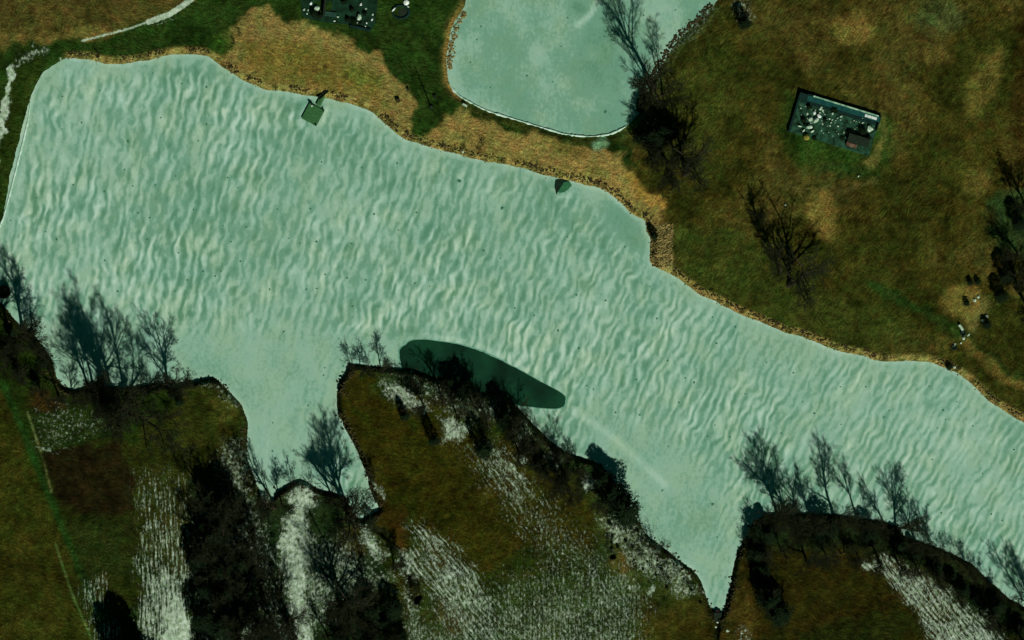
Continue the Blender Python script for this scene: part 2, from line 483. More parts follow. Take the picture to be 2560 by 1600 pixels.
addsnow(mpoly([(1270, 1010), (1330, 1070), (1340, 1130), (1290, 1120)], 12), .6)
addsnow(mblob(1302, 1145, 14, 20), .95)
addsnow(mblob(1470, 1210, 26, 26), .95)
addsnow(mblob(1380, 1150, 50, 30, 35), .55)
addsnow(mpoly([(1560, 1270), (1600, 1330), (1700, 1410), (1760, 1480), (1700, 1500), (1560, 1400), (1490, 1290)], 8), .64)
addsnow(mline([(1560, 1285), (1620, 1360), (1720, 1435)], 9, 7), .8)
addsnow(mblob(1632, 1475, 22, 18), .9); addsnow(mblob(1590, 1465, 20, 16), .7)
addsnow(mpoly([(1480, 1380), (1560, 1470), (1620, 1520), (1500, 1500), (1440, 1420)], 12), .45)
addsnow(mpoly([(2155, 1395), (2210, 1385), (2330, 1450), (2500, 1580), (2560, 1700), (2400, 1700), (2260, 1500)], 10), .72, 0, 1.1)
addsnow(mblob(2180, 1410, 30, 14, 20), .85, 0, .5)
addsnow(mline([(2440, 1540), (2470, 1520), (2480, 1580)], 12, 10), .55)
addsnow(mpoly([(90, 1020), (200, 1010), (300, 1060), (150, 1120), (95, 1120)], 16), .3)
addsnow(mblob(118, 1115, 20, 14), .55)
addsnow(mpoly([(560, 1100), (615, 1110), (625, 1170), (640, 1230), (590, 1240), (540, 1180)], 12), .58)
addsnow(mblob(612, 1180, 12, 22), .9)
addsnow(mline([(500, 955), (545, 960), (590, 1010)], 8, 6), .55)
addsnow(mblob(345, 945, 25, 16), .6)
paint(mblob(1502, 358, 36, 26, 10, .5), (110, 146, 106), .95)
addsnow(mpoly([(1840, 0), (1880, 0), (1870, 45), (1850, 50)], 8), .6)
addsnow(mline([(1640, 190), (1700, 105), (1790, 20)], 10, 8), .45)
addsnow(mblob(1860, 1590, 30, 30), .45)
addsnow(mpoly([(330, 1180), (480, 1180), (480, 1300), (340, 1300)], 20), .33, .8)

_t = np.maximum(WV + WD, 1.0); WV = WV / _t; WD = WD / _t
WI = np.clip(1 - WV - WD, 0, 1)
ny, nx = GX.shape
idx = np.arange(ny * nx).reshape(ny, nx)
quads = np.stack([idx[:-1, :-1], idx[:-1, 1:], idx[1:, 1:], idx[1:, :-1]], -1).reshape(-1, 4)

mg, t, b = new_mat("ground_cover")
b.inputs['Specular IOR Level'].default_value = 0.0; b.inputs['Roughness'].default_value = 1.0
geo = t.nodes.new('ShaderNodeNewGeometry'); pos = geo.outputs['Position']
ac = attr(t, 'cover'); asn = attr(t, 'snow'); aw = attr(t, 'snowdir')
sep = t.nodes.new('ShaderNodeSeparateColor'); t.links.new(aw.outputs['Color'], sep.inputs[0])
n1 = dir_noise(t, pos, 0, 1, 1, 2.6, 4, 0, .65)
n2 = dir_noise(t, pos, math.radians(102), .45, 1.7, 1.0, 3, 3)
n3 = dir_noise(t, pos, math.radians(38), .45, 1.6, 1.0, 3, 3)
east_mix = math_node(t, 'MULTIPLY', attr(t, 'eastness').outputs['Fac'], 1.0)
nn = t.nodes.new('ShaderNodeMix'); nn.data_type = 'FLOAT'
t.links.new(east_mix, nn.inputs['Factor']); t.links.new(n2, nn.inputs[2]); t.links.new(n3, nn.inputs[3])
f1 = math_node(t, 'MULTIPLY_ADD', n1, 3.0, -0.5)
f2 = math_node(t, 'MULTIPLY_ADD', nn.outputs[0], 2.2, -0.1)
n4 = dir_noise(t, pos, math.radians(52), .22, 1.5, 1.0, 4, 7, .65)
n5 = dir_noise(t, pos, math.radians(112), .22, 1.6, 1.0, 4, 7, .65)
nm = t.nodes.new('ShaderNodeMix'); nm.data_type = 'FLOAT'
t.links.new(math_node(t, 'MULTIPLY_ADD', dir_noise(t, pos, 0, 22, 22, 1.0, 1), 5, -2.0, True), nm.inputs['Factor']); t.links.new(n4, nm.inputs[2]); t.links.new(n5, nm.inputs[3])
fac = math_node(t, 'MULTIPLY', f1, f2)
fac = math_node(t, 'MULTIPLY', fac, math_node(t, 'MULTIPLY_ADD', nm.outputs[0], 3.8, -.9))
fac = math_node(t, 'MAXIMUM', fac, 0.2)
mul = t.nodes.new('ShaderNodeVectorMath'); mul.operation = 'SCALE'
t.links.new(ac.outputs['Color'], mul.inputs[0]); t.links.new(fac, mul.inputs['Scale'])
# hue drift
hn = dir_noise(t, pos, .6, 1, 1, .55, 4)
hc = t.nodes.new('ShaderNodeValToRGB')
hc.color_ramp.elements[0].position = .35; hc.color_ramp.elements[0].color = (.84, 1.06, 1.0, 1)
hc.color_ramp.elements[1].position = .65; hc.color_ramp.elements[1].color = (1.04, .98, .95, 1)
t.links.new(hn, hc.inputs[0])
mul2 = t.nodes.new('ShaderNodeVectorMath'); mul2.operation = 'MULTIPLY'
t.links.new(mul.outputs[0], mul2.inputs[0]); t.links.new(hc.outputs[0], mul2.inputs[1])
sv_ = dir_noise(t, pos, math.radians(-2), .42, 4.5, 1.0, 2, 1.0, .7)
sd_ = dir_noise(t, pos, math.radians(-36), .5, 4.5, 1.0, 3, 3.5, .75)
si_ = dir_noise(t, pos, .3, .9, .9, 1.0, 5, 0, .75)
def stripes(n_, ang, per, wobw, slow):
    sx = t.nodes.new('ShaderNodeSeparateXYZ'); mp = t.nodes.new('ShaderNodeMapping'); mp.inputs['Rotation'].default_value = (0, 0, ang)
    t.links.new(pos, mp.inputs[0]); t.links.new(mp.outputs[0], sx.inputs[0])
    wn = dir_noise(t, pos, ang, slow, slow * 2.5, 1.0, 2)
    p_ = math_node(t, 'MULTIPLY_ADD', sx.outputs[0], 2 * math.pi / per, math_node(t, 'MULTIPLY', wn, wobw))
    return math_node(t, 'MULTIPLY_ADD', math_node(t, 'SINE', p_), math_node(t, 'MULTIPLY_ADD', wn, .16, -.04), n_)
sv_ = stripes(sv_, math.radians(-2), 1.25, 9.0, 3.0)
sd_ = stripes(sd_, math.radians(-36), 1.35, 16.0, 7.0)
s = math_node(t, 'MULTIPLY', sv_, sep.outputs[0])
s = math_node(t, 'MULTIPLY_ADD', sd_, sep.outputs[1], s)
s = math_node(t, 'MULTIPLY_ADD', si_, sep.outputs[2], s)
blot = dir_noise(t, pos, .2, .55, .9, 1.0, 4, 0, .75)
s = math_node(t, 'MULTIPLY_ADD', math_node(t, 'SUBTRACT', blot, .5), .9, s)
# coverage: snow amount against noise
s = math_node(t, 'MULTIPLY_ADD', math_node(t, 'SUBTRACT', s, 0.5), 2.9, asn.outputs['Fac'])
mr = t.nodes.new('ShaderNodeMapRange'); mr.interpolation_type = 'SMOOTHSTEP'
mr.inputs['From Min'].default_value = 0.30; mr.inputs['From Max'].default_value = 1.35
t.links.new(s, mr.inputs['Value'])
gate = math_node(t, 'MULTIPLY', asn.outputs['Fac'], 6.0, None, True)
sm = math_node(t, 'MULTIPLY', mr.outputs[0], gate)
sn_c = t.nodes.new('ShaderNodeValToRGB')
sn_c.color_ramp.elements[0].position = .3; sn_c.color_ramp.elements[0].color = (*A(112, 142, 100), 1)
sn_c.color_ramp.elements[1].position = .7; sn_c.color_ramp.elements[1].color = (*A(192, 212, 190), 1)
t.links.new(dir_noise(t, pos, .9, 1, 1, .9, 4), sn_c.inputs[0])
mx = t.nodes.new('ShaderNodeMix'); mx.data_type = 'RGBA'
t.links.new(sm, mx.inputs['Factor']); t.links.new(mul2.outputs[0], mx.inputs['A']); t.links.new(sn_c.outputs[0], mx.inputs['B'])
t.links.new(mx.outputs['Result'], b.inputs['Base Color'])
bp = t.nodes.new('ShaderNodeBump'); bp.inputs['Strength'].default_value = .6; bp.inputs['Distance'].default_value = .12
t.links.new(n1, bp.inputs['Height']); t.links.new(bp.outputs[0], b.inputs['Normal'])

Vg = np.stack([GX, GY, Z], -1).reshape(-1, 3)
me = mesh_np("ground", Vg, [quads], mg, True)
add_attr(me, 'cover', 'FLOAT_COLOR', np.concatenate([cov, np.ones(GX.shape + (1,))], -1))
add_attr(me, 'snow', 'FLOAT', snow)
add_attr(me, 'snowdir', 'FLOAT_COLOR', np.stack([WV, WD, WI, np.ones_like(WI)], -1))
add_attr(me, 'eastness', 'FLOAT', east)
tag(obj("ground", me), kind='structure')

# ------------------------------------------------------------------ ice on the reservoir and on the upper pond
def ice_material(name, pond=False):
    m, t, b = new_mat(name)
    b.inputs['Roughness'].default_value = .75
    geo = t.nodes.new('ShaderNodeNewGeometry'); pos = geo.outputs['Position']
    rp = attr(t, 'ripple').outputs['Fac']; lt = attr(t, 'light').outputs['Fac']
    a1 = dir_noise(t, pos, math.radians(9), 1.6, 4.6, 1.0, 1.2, 3, .45)
    a2 = dir_noise(t, pos, math.radians(30), 1.6, 4.6, 1.0, 1.2, 3, .45)
    e = attr(t, 'turn').outputs['Fac']
    mx0 = t.nodes.new('ShaderNodeMix'); mx0.data_type = 'FLOAT'
    t.links.new(e, mx0.inputs['Factor']); t.links.new(a1, mx0.inputs[2]); t.links.new(a2, mx0.inputs[3])
    # wind ridges: wandering crests about 2.5 m apart, broken into lengths
    phs = attr(t, 'phase').outputs['Fac']
    wob1 = dir_noise(t, pos, math.radians(10), 3.2, 4.6, 1.0, 1.5, 0, .5)
    wob2 = dir_noise(t, pos, math.radians(-30), 7, 9, 1.0, 2, 0, .5)
    ph = math_node(t, 'MULTIPLY_ADD', wob1, 9.0, phs)
    ph = math_node(t, 'MULTIPLY_ADD', wob2, 13.0, ph)
    wv = math_node(t, 'SINE', ph)
    br = dir_noise(t, pos, math.radians(20), 2.6, 3.8, 1.0, 1.5, 0, .5)
    wv = math_node(t, 'MULTIPLY', wv, math_node(t, 'MULTIPLY_ADD', br, 1.8, -.35, True))
    class _M: pass
    mx = _M(); mx.outputs = [math_node(t, 'MULTIPLY_ADD', wv, .175, math_node(t, 'MULTIPLY_ADD', math_node(t, 'SUBTRACT', mx0.outputs[0], .5), .62, .5))]
    cl = dir_noise(t, pos, math.radians(-10), 14, 18, 1.0, 5, 0, .6)
    fi = dir_noise(t, pos, 0, .7, 1.0, 1.0, 4, 0, .6)
    # value = .5 + ripple*(a-.5)*k + (cloud-.5)*c + (fine-.5)*f + light
    v = math_node(t, 'MULTIPLY', math_node(t, 'SUBTRACT', mx.outputs[0], .5), math_node(t, 'MULTIPLY', rp, 2.3))
    v = math_node(t, 'MULTIPLY_ADD', math_node(t, 'SUBTRACT', cl, .5), .75 if not pond else 1.2, v)
    v = math_node(t, 'MULTIPLY_ADD', math_node(t, 'SUBTRACT', fi, .5), .5, v)
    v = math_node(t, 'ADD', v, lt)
    v = math_node(t, 'ADD', v, .5)
    r = t.nodes.new('ShaderNodeValToRGB'); r.color_ramp.interpolation = 'EASE'
    el = r.color_ramp.elements
    el[0].position = 0.0; el[0].color = (*A(88, 138, 108), 1)
    el[1].position = 1.0; el[1].color = (*A(174, 205, 182), 1)
    x = el.new(.3); x.color = (*A(108, 155, 127), 1)
    x = el.new(.55); x.color = (*A(137, 177, 151), 1)
    x = el.new(.78); x.color = (*A(155, 191, 166), 1)
    t.links.new(v, r.inputs[0])
    # cool / warm drift
    hn = dir_noise(t, pos, .3, 7, 9, 1.0, 3)
    hc = t.nodes.new('ShaderNodeValToRGB')
    hc.color_ramp.elements[0].position = .38; hc.color_ramp.elements[0].color = (.96, 1.0, 1.04, 1)
    hc.color_ramp.elements[1].position = .62; hc.color_ramp.elements[1].color = (1.04, 1.0, .95, 1)
    t.links.new(hn, hc.inputs[0])
    mu = t.nodes.new('ShaderNodeVectorMath'); mu.operation = 'MULTIPLY'
    t.links.new(r.outputs[0], mu.inputs[0]); t.links.new(hc.outputs[0], mu.inputs[1])
    t.links.new(mu.outputs[0], b.inputs['Base Color'])
    bp = t.nodes.new('ShaderNodeBump'); bp.inputs['Strength'].default_value = .2; bp.inputs['Distance'].default_value = .12
    t.links.new(math_node(t, 'MULTIPLY', mx.outputs[0], rp), bp.inputs['Height']); t.links.new(bp.outputs[0], b.inputs['Normal'])
    return m


def ice_sheet(name, outline, z, lake):
    st = 0.8
    x0, x1 = outline[:, 0].min() - 20, outline[:, 0].max() + 20
    y0, y1 = outline[:, 1].min() - 20, outline[:, 1].max() + 20
    gx, gy = np.meshgrid(np.arange(x0, x1, st * 10), np.arange(y0, y1, st * 10))
    d = sdf(gx, gy, outline)
    ny, nx = gx.shape
    idx = np.arange(ny * nx).reshape(ny, nx)
    q = np.stack([idx[:-1, :-1], idx[1:, :-1], idx[1:, 1:], idx[:-1, 1:]], -1).reshape(-1, 4)
    keep = (d.ravel()[q] < 14).any(1)
    q = q[keep]
    used = np.unique(q); remap = -np.ones(ny * nx, int); remap[used] = np.arange(len(used)); q = remap[q]
    X = gx.ravel()[used]; Y = gy.ravel()[used]; dd = -d.ravel()[used]
    V = np.stack([(X - 1280) / 10, (800 - Y) / 10, np.full(len(X), z)], -1)
    me = mesh_np(name, V, [q], ice_material(name, not lake))

    def bl(cx, cy, rx, ry, a=0, soft=.7):
        a = math.radians(a); dx = X - cx; dy = Y - cy
        u = (dx * math.cos(a) + dy * math.sin(a)) / rx; v = (-dx * math.sin(a) + dy * math.cos(a)) / ry
        return sstep(1, 1 - soft, np.sqrt(u * u + v * v))

    def ln(pts, wd, soft):
        return sstep(wd + soft, max(wd - soft, 0), seg_dist(X, Y, np.array(pts, float), False))
    if lake:
        rip = np.ones(len(X))
        for m in [bl(650, 960, 330, 190, 0), bl(720, 1150, 160, 200), bl(300, 900, 420, 130, 0, .5), bl(1680, 1300, 230, 260, 0, .6), bl(1600, 1130, 230, 90, 35, .7),
                  bl(1560, 560, 140, 50, 45, .7), bl(1500, 500, 150, 30, 30), bl(900, 860, 260, 50, -5)]:
            rip *= 1 - .86 * m
        rip *= sstep(0, 60, dd) * .75 + .25
        rip *= np.clip(.25 + 1.5 * (fbm(X / 130, Y / 130, 3, 3) - .1), .2, 1.15)
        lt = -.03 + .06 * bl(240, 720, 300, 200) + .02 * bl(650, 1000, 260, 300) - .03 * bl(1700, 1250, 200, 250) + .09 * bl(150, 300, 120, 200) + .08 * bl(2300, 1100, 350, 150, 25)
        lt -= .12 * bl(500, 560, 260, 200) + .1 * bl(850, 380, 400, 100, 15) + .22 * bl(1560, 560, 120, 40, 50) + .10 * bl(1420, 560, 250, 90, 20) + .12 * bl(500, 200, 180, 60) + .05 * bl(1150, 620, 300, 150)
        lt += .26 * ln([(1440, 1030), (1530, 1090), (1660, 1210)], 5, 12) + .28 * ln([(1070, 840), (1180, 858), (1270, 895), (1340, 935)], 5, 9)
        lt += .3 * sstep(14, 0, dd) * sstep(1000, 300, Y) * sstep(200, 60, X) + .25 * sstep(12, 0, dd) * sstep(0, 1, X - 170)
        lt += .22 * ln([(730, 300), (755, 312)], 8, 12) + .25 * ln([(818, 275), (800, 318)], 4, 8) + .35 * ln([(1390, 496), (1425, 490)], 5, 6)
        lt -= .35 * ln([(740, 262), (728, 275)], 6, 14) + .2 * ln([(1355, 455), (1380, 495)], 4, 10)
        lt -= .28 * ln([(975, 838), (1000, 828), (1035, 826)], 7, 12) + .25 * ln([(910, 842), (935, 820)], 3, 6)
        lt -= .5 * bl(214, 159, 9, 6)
        turn = sstep(1200, 2300, X) * .9
    else:
        rip = np.full(len(X), .06)
        lt = -.14 + .5 * ln([(1445, 62), (1478, 35), (1500, -10)], 4, 9) + .16 * bl(1340, 140, 25, 45) + .14 * bl(1480, 130, 30, 30) + .2 * sstep(40, 0, dd) * sstep(1300, 1100, X)
        lt -= .22 * bl(1450, 20, 28, 22, 20) - .1 * bl(1670, 60, 90, 90) + .08 * bl(1420, 200, 150, 80)
        lt += .06 * bl(1250, 80, 120, 120)
        turn = np.zeros(len(X))
    th_ = np.radians(8 + 24 * turn + 26 * (fbm(X / 330, Y / 330, 91, 2) - .5))
    wx = (X - 1280) / 10; wy = (800 - Y) / 10
    # phase grows across the crests; the crests lean over towards the right shore
    phase = 2 * math.pi / 2.45 * (wx * 1.0 - wy * (.14 + .0020 * (wx + 128)))
    add_attr(me, 'phase', 'FLOAT', phase)
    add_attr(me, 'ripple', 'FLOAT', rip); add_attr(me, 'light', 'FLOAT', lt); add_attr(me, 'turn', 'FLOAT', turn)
    return tag(obj(name, me), kind='structure')


ice_sheet("reservoir_ice", LAKEs, 0.0, True)
ice_sheet("pond_ice", PONDs, 0.0, False)


def flat_poly(name, pts, z, mat, parent=None, smooth_n=0, th=0.0, base=(0, 0)):
    P = catmull(pts, smooth_n) if smooth_n else np.array(pts, float)
    x = (P[:, 0] - 1280) / 10 - base[0]; y = (800 - P[:, 1]) / 10 - base[1]
    area = np.sum(x * np.roll(y, -1) - np.roll(x, -1) * y)
    if area < 0: x = x[::-1]; y = y[::-1]
    n = len(x)
    V = np.stack([x, y, np.full(n, z)], -1)
    F_ = [list(range(n))]
    if th:
        V = np.concatenate([V, np.stack([x, y, np.full(n, z - th)], -1)])
        F_ += [list(range(2 * n - 1, n - 1, -1))] + [[i, i + n, (i + 1) % n + n, (i + 1) % n] for i in range(n)]
    me = bpy.data.meshes.new(name); me.from_pydata([tuple(v) for v in V], [], F_); me.materials.append(mat); me.update()
    return obj(name, me, parent)


m_water = noise_mat("open_water", A(3, 34, 20), A(18, 66, 42), .10, .6, .1, 8)
m_water2 = noise_mat("green_water", A(36, 92, 58), A(48, 106, 68), 1.2, .5, .3)
m_shaded = noise_mat("shaded_water", A(4, 26, 14), A(8, 38, 22), 1.2, .5, .3)  # same water darkened, for the part of the hole in shadow
WATER = [(998, 888), (1000, 875), (1012, 862), (1040, 849), (1090, 852), (1150, 862), (1195, 876), (1235, 892), (1280, 915), (1340, 948), (1400, 980), (1413, 995),
         (1412, 1010), (1398, 1021), (1350, 1020), (1296, 1013), (1262, 1003), (1200, 996), (1140, 985), (1060, 950), (1010, 925), (1002, 905)]
_w = catmull(WATER, 6); _c = _w.mean(0)
_n = (fbm(_w[:, 0] / 9, _w[:, 1] / 9, 4, 3) - .5)[:, None]
_d = _w - np.array([1200, 930.]); _d /= np.linalg.norm(_d, axis=1)[:, None]
o = flat_poly("thin_ice", list(_w + _d * (3.5 + 5 * _n)), 0.006, noise_mat("thin_ice", A(84, 140, 112), A(110, 164, 136), .5), None, 0); tag(o, kind='structure')
o = flat_poly("open_water", list(_w + _d * 5 * _n), 0.012, m_water, None, 0); tag(o, kind='structure')

# ------------------------------------------------------------------ snow rim along the pond's lower edge
def ribbon(name, pts, wd, z0, th, mat, wj=0.35, seed=3):
    P = np.array(pts, float)
    # resample
    seg = np.hypot(*(P[1:] - P[:-1]).T); cum = np.concatenate([[0], np.cumsum(seg)])
    s = np.arange(0, cum[-1], 5.0)
    x = np.interp(s, cum, P[:, 0]); y = np.interp(s, cum, P[:, 1])
    tx = np.gradient(x); ty = np.gradient(y); L = np.hypot(tx, ty); nx_, ny_ = -ty / L, tx / L
    r = np.random.RandomState(seed)
    wv = wd * (1 + wj * (r.rand(len(s)) - .5) * 2) * np.clip(np.minimum(s, s[-1] - s) / 25 + .2, 0, 1)
    V = []; n = len(s)
    for k, (o_, hz) in enumerate([(-1, 0), (-.6, .8), (0, 1), (.6, .8), (1, 0)]):
        xx = x + nx_ * wv * .5 * o_; yy = y + ny_ * wv * .5 * o_
        V.append(np.stack([(xx - 1280) / 10, (800 - yy) / 10, np.full(n, z0) + th * hz * (0.7 + .5 * r.rand(n))], -1))
    V = np.concatenate(V)
    Q = []
    for k in range(4):
        for i in range(n - 1):
            Q.append((k * n + i, k * n + i + 1, (k + 1) * n + i + 1, (k + 1) * n + i))
    return mesh_np(name, V, [np.array(Q)], mat, True)


m_snow = noise_mat("old_snow", A(150, 190, 160), A(190, 215, 198), .8, .9, .1)
rim = PONDs[(PONDs[:, 1] > 205) & (PONDs[:, 0] < 1570)]
tag(obj("snow_bank", ribbon("snow_bank", rim, 5.0, -0.02, .28, m_snow, .85)),
    "narrow white ridge of snow along the lower edge of the upper pond", "snow bank")
tag(obj("snow_bank", ribbon("snow_bank", [(76, 255), (70, 300), (60, 345), (48, 392), (36, 440), (22, 495), (8, 545), (-10, 590)], 4.2, -0.02, .2, m_snow, .6, 9)),
    "thin broken line of white snow along the ice beside the left dam", "snow bank")

# ------------------------------------------------------------------ trees
def cones(segs, k=3):
    """segs: list of (p0, p1, r0, r1)"""
    P0 = np.array([s[0] for s in segs]); P1 = np.array([s[1] for s in segs])
    R0 = np.array([s[2] for s in segs]); R1 = np.array([s[3] for s in segs])
    d = P1 - P0; d /= np.linalg.norm(d, axis=1)[:, None] + 1e-9
    ref = np.where(np.abs(d[:, 2:3]) > .9, np.array([[1., 0, 0]]), np.array([[0, 0, 1.]]))
    u = np.cross(d, ref); u /= np.linalg.norm(u, axis=1)[:, None]; v = np.cross(d, u)
    n = len(segs); V = np.zeros((n, 2 * k, 3))
    for i in range(k):
        a = 2 * math.pi * i / k; o_ = u * math.cos(a) + v * math.sin(a)
        V[:, i] = P0 + o_ * R0[:, None]; V[:, k + i] = P1 + o_ * R1[:, None]
    b_ = np.arange(n)[:, None] * 2 * k
    Q = np.concatenate([np.stack([b_[:, 0] + i, b_[:, 0] + (i + 1) % k, b_[:, 0] + k + (i + 1) % k, b_[:, 0] + k + i], -1) for i in range(k)])
    return V.reshape(-1, 3), Q


def unit(v): return v / (np.linalg.norm(v) + 1e-9)


def tilt(d, ang, r):
    a = r.rand() * 2 * math.pi
    ref = np.array([1., 0, 0]) if abs(d[2]) > .9 else np.array([0, 0, 1.])
    u = unit(np.cross(d, ref)); v = np.cross(d, u)
    return unit(d * math.cos(ang) + (u * math.cos(a) + v * math.sin(a)) * math.sin(ang))


def bare_tree_parts(seed, spread=1.0, stems=1, limbs=10, dens=(8, 8, 7), low=.16):
    """unit-height (1 = 10 m scale later) leafless broadleaf tree; returns heavy segments and twig segments"""
    r = np.random.RandomState(seed); wood = []; twig = []
    H = 20.0

    def grow(p, d, L, rad, lvl, up=.25):
        nseg = 4 if lvl <= 1 else (3 if lvl == 2 else 2)
        pts = [p]; dirs = []
        for i in range(nseg):
            d = unit(d + r.normal(0, .13, 3) + np.array([0, 0, up * .35]))
            dirs.append(d); pts.append(pts[-1] + d * L / nseg)
        rr = np.linspace(rad, rad * .3, nseg + 1)
        tgt = wood if lvl <= 1 else twig
        for i in range(nseg): tgt.append((pts[i], pts[i + 1], rr[i], rr[i + 1]))
        if lvl <= 3:
            nch = dens[lvl - 1]
            for c in range(nch):
                f = .22 + .78 * (c + r.rand()) / nch
                k = min(int(f * nseg), nseg - 1); q = pts[k] + (pts[k + 1] - pts[k]) * (f * nseg - k)
                ang = math.radians(r.uniform(24, 50)) * (.7 + .3 * spread)
                cl = L * r.uniform(.34, .52) * (1.15 - .45 * f)
                cr = max(rad * (1 - .7 * f) * .6, .027)
                grow(q, tilt(dirs[k], ang, r), cl, cr, lvl + 1, up)

    for s_ in range(stems):
        if stems == 1:
            d = unit(np.array([r.normal(0, .05), r.normal(0, .05), 1])); base = np.zeros(3)
        else:
            a = 2 * math.pi * s_ / stems + r.rand(); d = unit(np.array([math.cos(a) * .3, math.sin(a) * .3, 1])); base = np.array([math.cos(a), math.sin(a), 0]) * .5
        th = H * r.uniform(.5, .62); rad = H * .019 / math.sqrt(stems)
        pts = [base]; n = 6; dd = []
        for i in range(n):
            d = unit(d + r.normal(0, .06, 3) * np.array([1, 1, 0])); pts.append(pts[-1] + d * th / n); dd.append(d)
        rr = np.linspace(rad, rad * .42, n + 1)
        rr[0] *= 1.35
        for i in range(n): wood.append((pts[i], pts[i + 1], rr[i], rr[i + 1]))
        for c in range(limbs):
            f = low / .56 + (1 - low / .56) * (c + r.rand() * .6) / limbs; f = min(f, .98)
            k = min(int(f * n), n - 1); q = pts[k] + (pts[k + 1] - pts[k]) * (f * n - k)
            ang = math.radians(r.uniform(20, 42)) * spread
            grow(q, tilt(dd[k], ang, r), H * r.uniform(.30, .40) * (1.12 - .25 * f), rad * (1 - .5 * f) * .6, 1, .28)
        grow(pts[-1], dd[-1], H * .34, rad * .4, 1, .3)
    return wood, twig


m_bark = noise_mat("bark", (.020, .018, .012), (.045, .038, .024), 3.0, 1.0, 0, 5, .4)
m_twig = noise_mat("twigs", (.018, .024, .012), (.034, .040, .018), 2.0, 1.0, 0)

TREE = []
specs = [dict(seed=11, spread=.9), dict(seed=22, spread=1.15), dict(seed=33, spread=.75), dict(seed=44, spread=1.0, limbs=8), dict(seed=57, spread=.85, stems=2, limbs=5),
         dict(seed=66, spread=1.25, dens=(7, 7, 6)), dict(seed=78, spread=.7, limbs=8, dens=(8, 6, 6), low=.3)]
for sp in specs:
    wd_, tw_ = bare_tree_parts(**sp)
    zt = 20.0 / max(sg[1][2] for sg in tw_)
    V, Q = cones(wd_, 6); V = V * [1.2, 1.2, zt]; mw = mesh_np("trunk", V, [Q], m_bark, True)
    V, Q = cones(tw_, 3); V = V * [1.2, 1.2, zt]; mt = mesh_np("crown", V, [Q], m_twig)
    TREE.append((mw, mt))

SHRUB = []
for sd in (101, 102, 103, 104):
    wd_, tw_ = bare_tree_parts(sd, 1.3, 4, 5, (5, 5, 4), .12)
    V, Q = cones(wd_, 4); mw = mesh_np("stems", V, [Q], m_bark, True)
    V, Q = cones([(a, b_, max(c, .05), max(d, .035)) for a, b_, c, d in tw_], 3); mt = mesh_np("crown", V, [Q], m_twig)
    SHRUB.append((mw, mt))


def put_tree(kind, name, px, py, H, wsc, var, label, group=None, cat='tree', lean=None, n1='trunk'):
    x, y = W(px, py)
    e = empty(name, (x, y, hgt(px, py) - .15), random.random() * 6.28)
    if lean:
        yaw = e.rotation_euler[2]; e.rotation_mode = 'ZYX'; e.rotation_euler = (0, lean, yaw)
    tag(e, label, cat, group)
    lib = {'bare': TREE, 'shrub': SHRUB, 'ever': EVER}[kind]
    mw, mt = lib[var % len(lib)]
    s = H / 20.0
    for nm, me in ((n1, mw), ('crown', mt)):
        o = obj(nm, me, e)
    e.scale = (s * wsc, s * wsc, s)
    return e


# evergreens: crowns of many small needle sprays
def evergreen(seed, prof='cone', n=4200):
    r = np.random.RandomState(seed); H = 20.0
    wood = [((0, 0, 0), (0, 0, H * .5), .35, .2), ((0, 0, H * .5), (0, 0, H * .93), .2, .04)]
    wood = [(np.array(a, float), np.array(b_, float), c, d) for a, b_, c, d in wood]
    z = r.rand(n) ** .85
    if prof == 'cone': R = (1 - z) ** .55 * 4.6 + .5
    else: R = np.sqrt(np.clip(1 - (2 * z - 1) ** 2, 0, 1)) * 4.6 + .3
    a = r.rand(n) * 2 * math.pi
    lob = 1 + .25 * np.sin(3 * a + 7 * z + seed) + .2 * np.sin(5 * a - 12 * z) + .15 * np.sin(23 * z + seed)
    rad = R * lob * (.35 + .65 * np.sqrt(r.rand(n)))
    c = np.stack([np.cos(a) * rad, np.sin(a) * rad, H * (.06 + .94 * z)], -1)
    for _ in range(50):
        aa = r.rand() * 6.28; zz = r.rand() * .8 + .08
        q = np.array([math.cos(aa), math.sin(aa), -.1]) * ((1 - zz) * 4.2 + .3)
        wood.append((np.array([0, 0, H * zz]), np.array([q[0], q[1], H * zz + q[2]]), .07, .02))
    sz = r.uniform(.28, .62, n)
    out = np.stack([np.cos(a), np.sin(a), r.normal(-.1, .35, n)], -1); out /= np.linalg.norm(out, axis=1)[:, None]
    side = np.cross(out, r.normal(0, 1, (n, 3))); side /= np.linalg.norm(side, axis=1)[:, None]
    V = np.stack([c - out * sz[:, None] * .5, c + side * sz[:, None] * .42, c + out * sz[:, None] * 1.1, c - side * sz[:, None] * .42], 1).reshape(-1, 3)
    Q = np.arange(4 * n).reshape(n, 4)
    return wood, V, Q


m_needle = noise_mat("needles", (.006, .014, .006), (.018, .034, .014), 1.6, 1.0, 0)
EVER = []
for sd, pf in ((1, 'cone'), (2, 'oval'), (3, 'cone'), (4, 'oval')):
    wd_, V, Q = evergreen(sd, pf)
    V0, Q0 = cones(wd_, 5)
    EVER.append((mesh_np("trunk", V0, [Q0], m_bark, True), mesh_np("crown", V, [Q], m_needle)))

K = 1.376 * 10
random.seed(5)
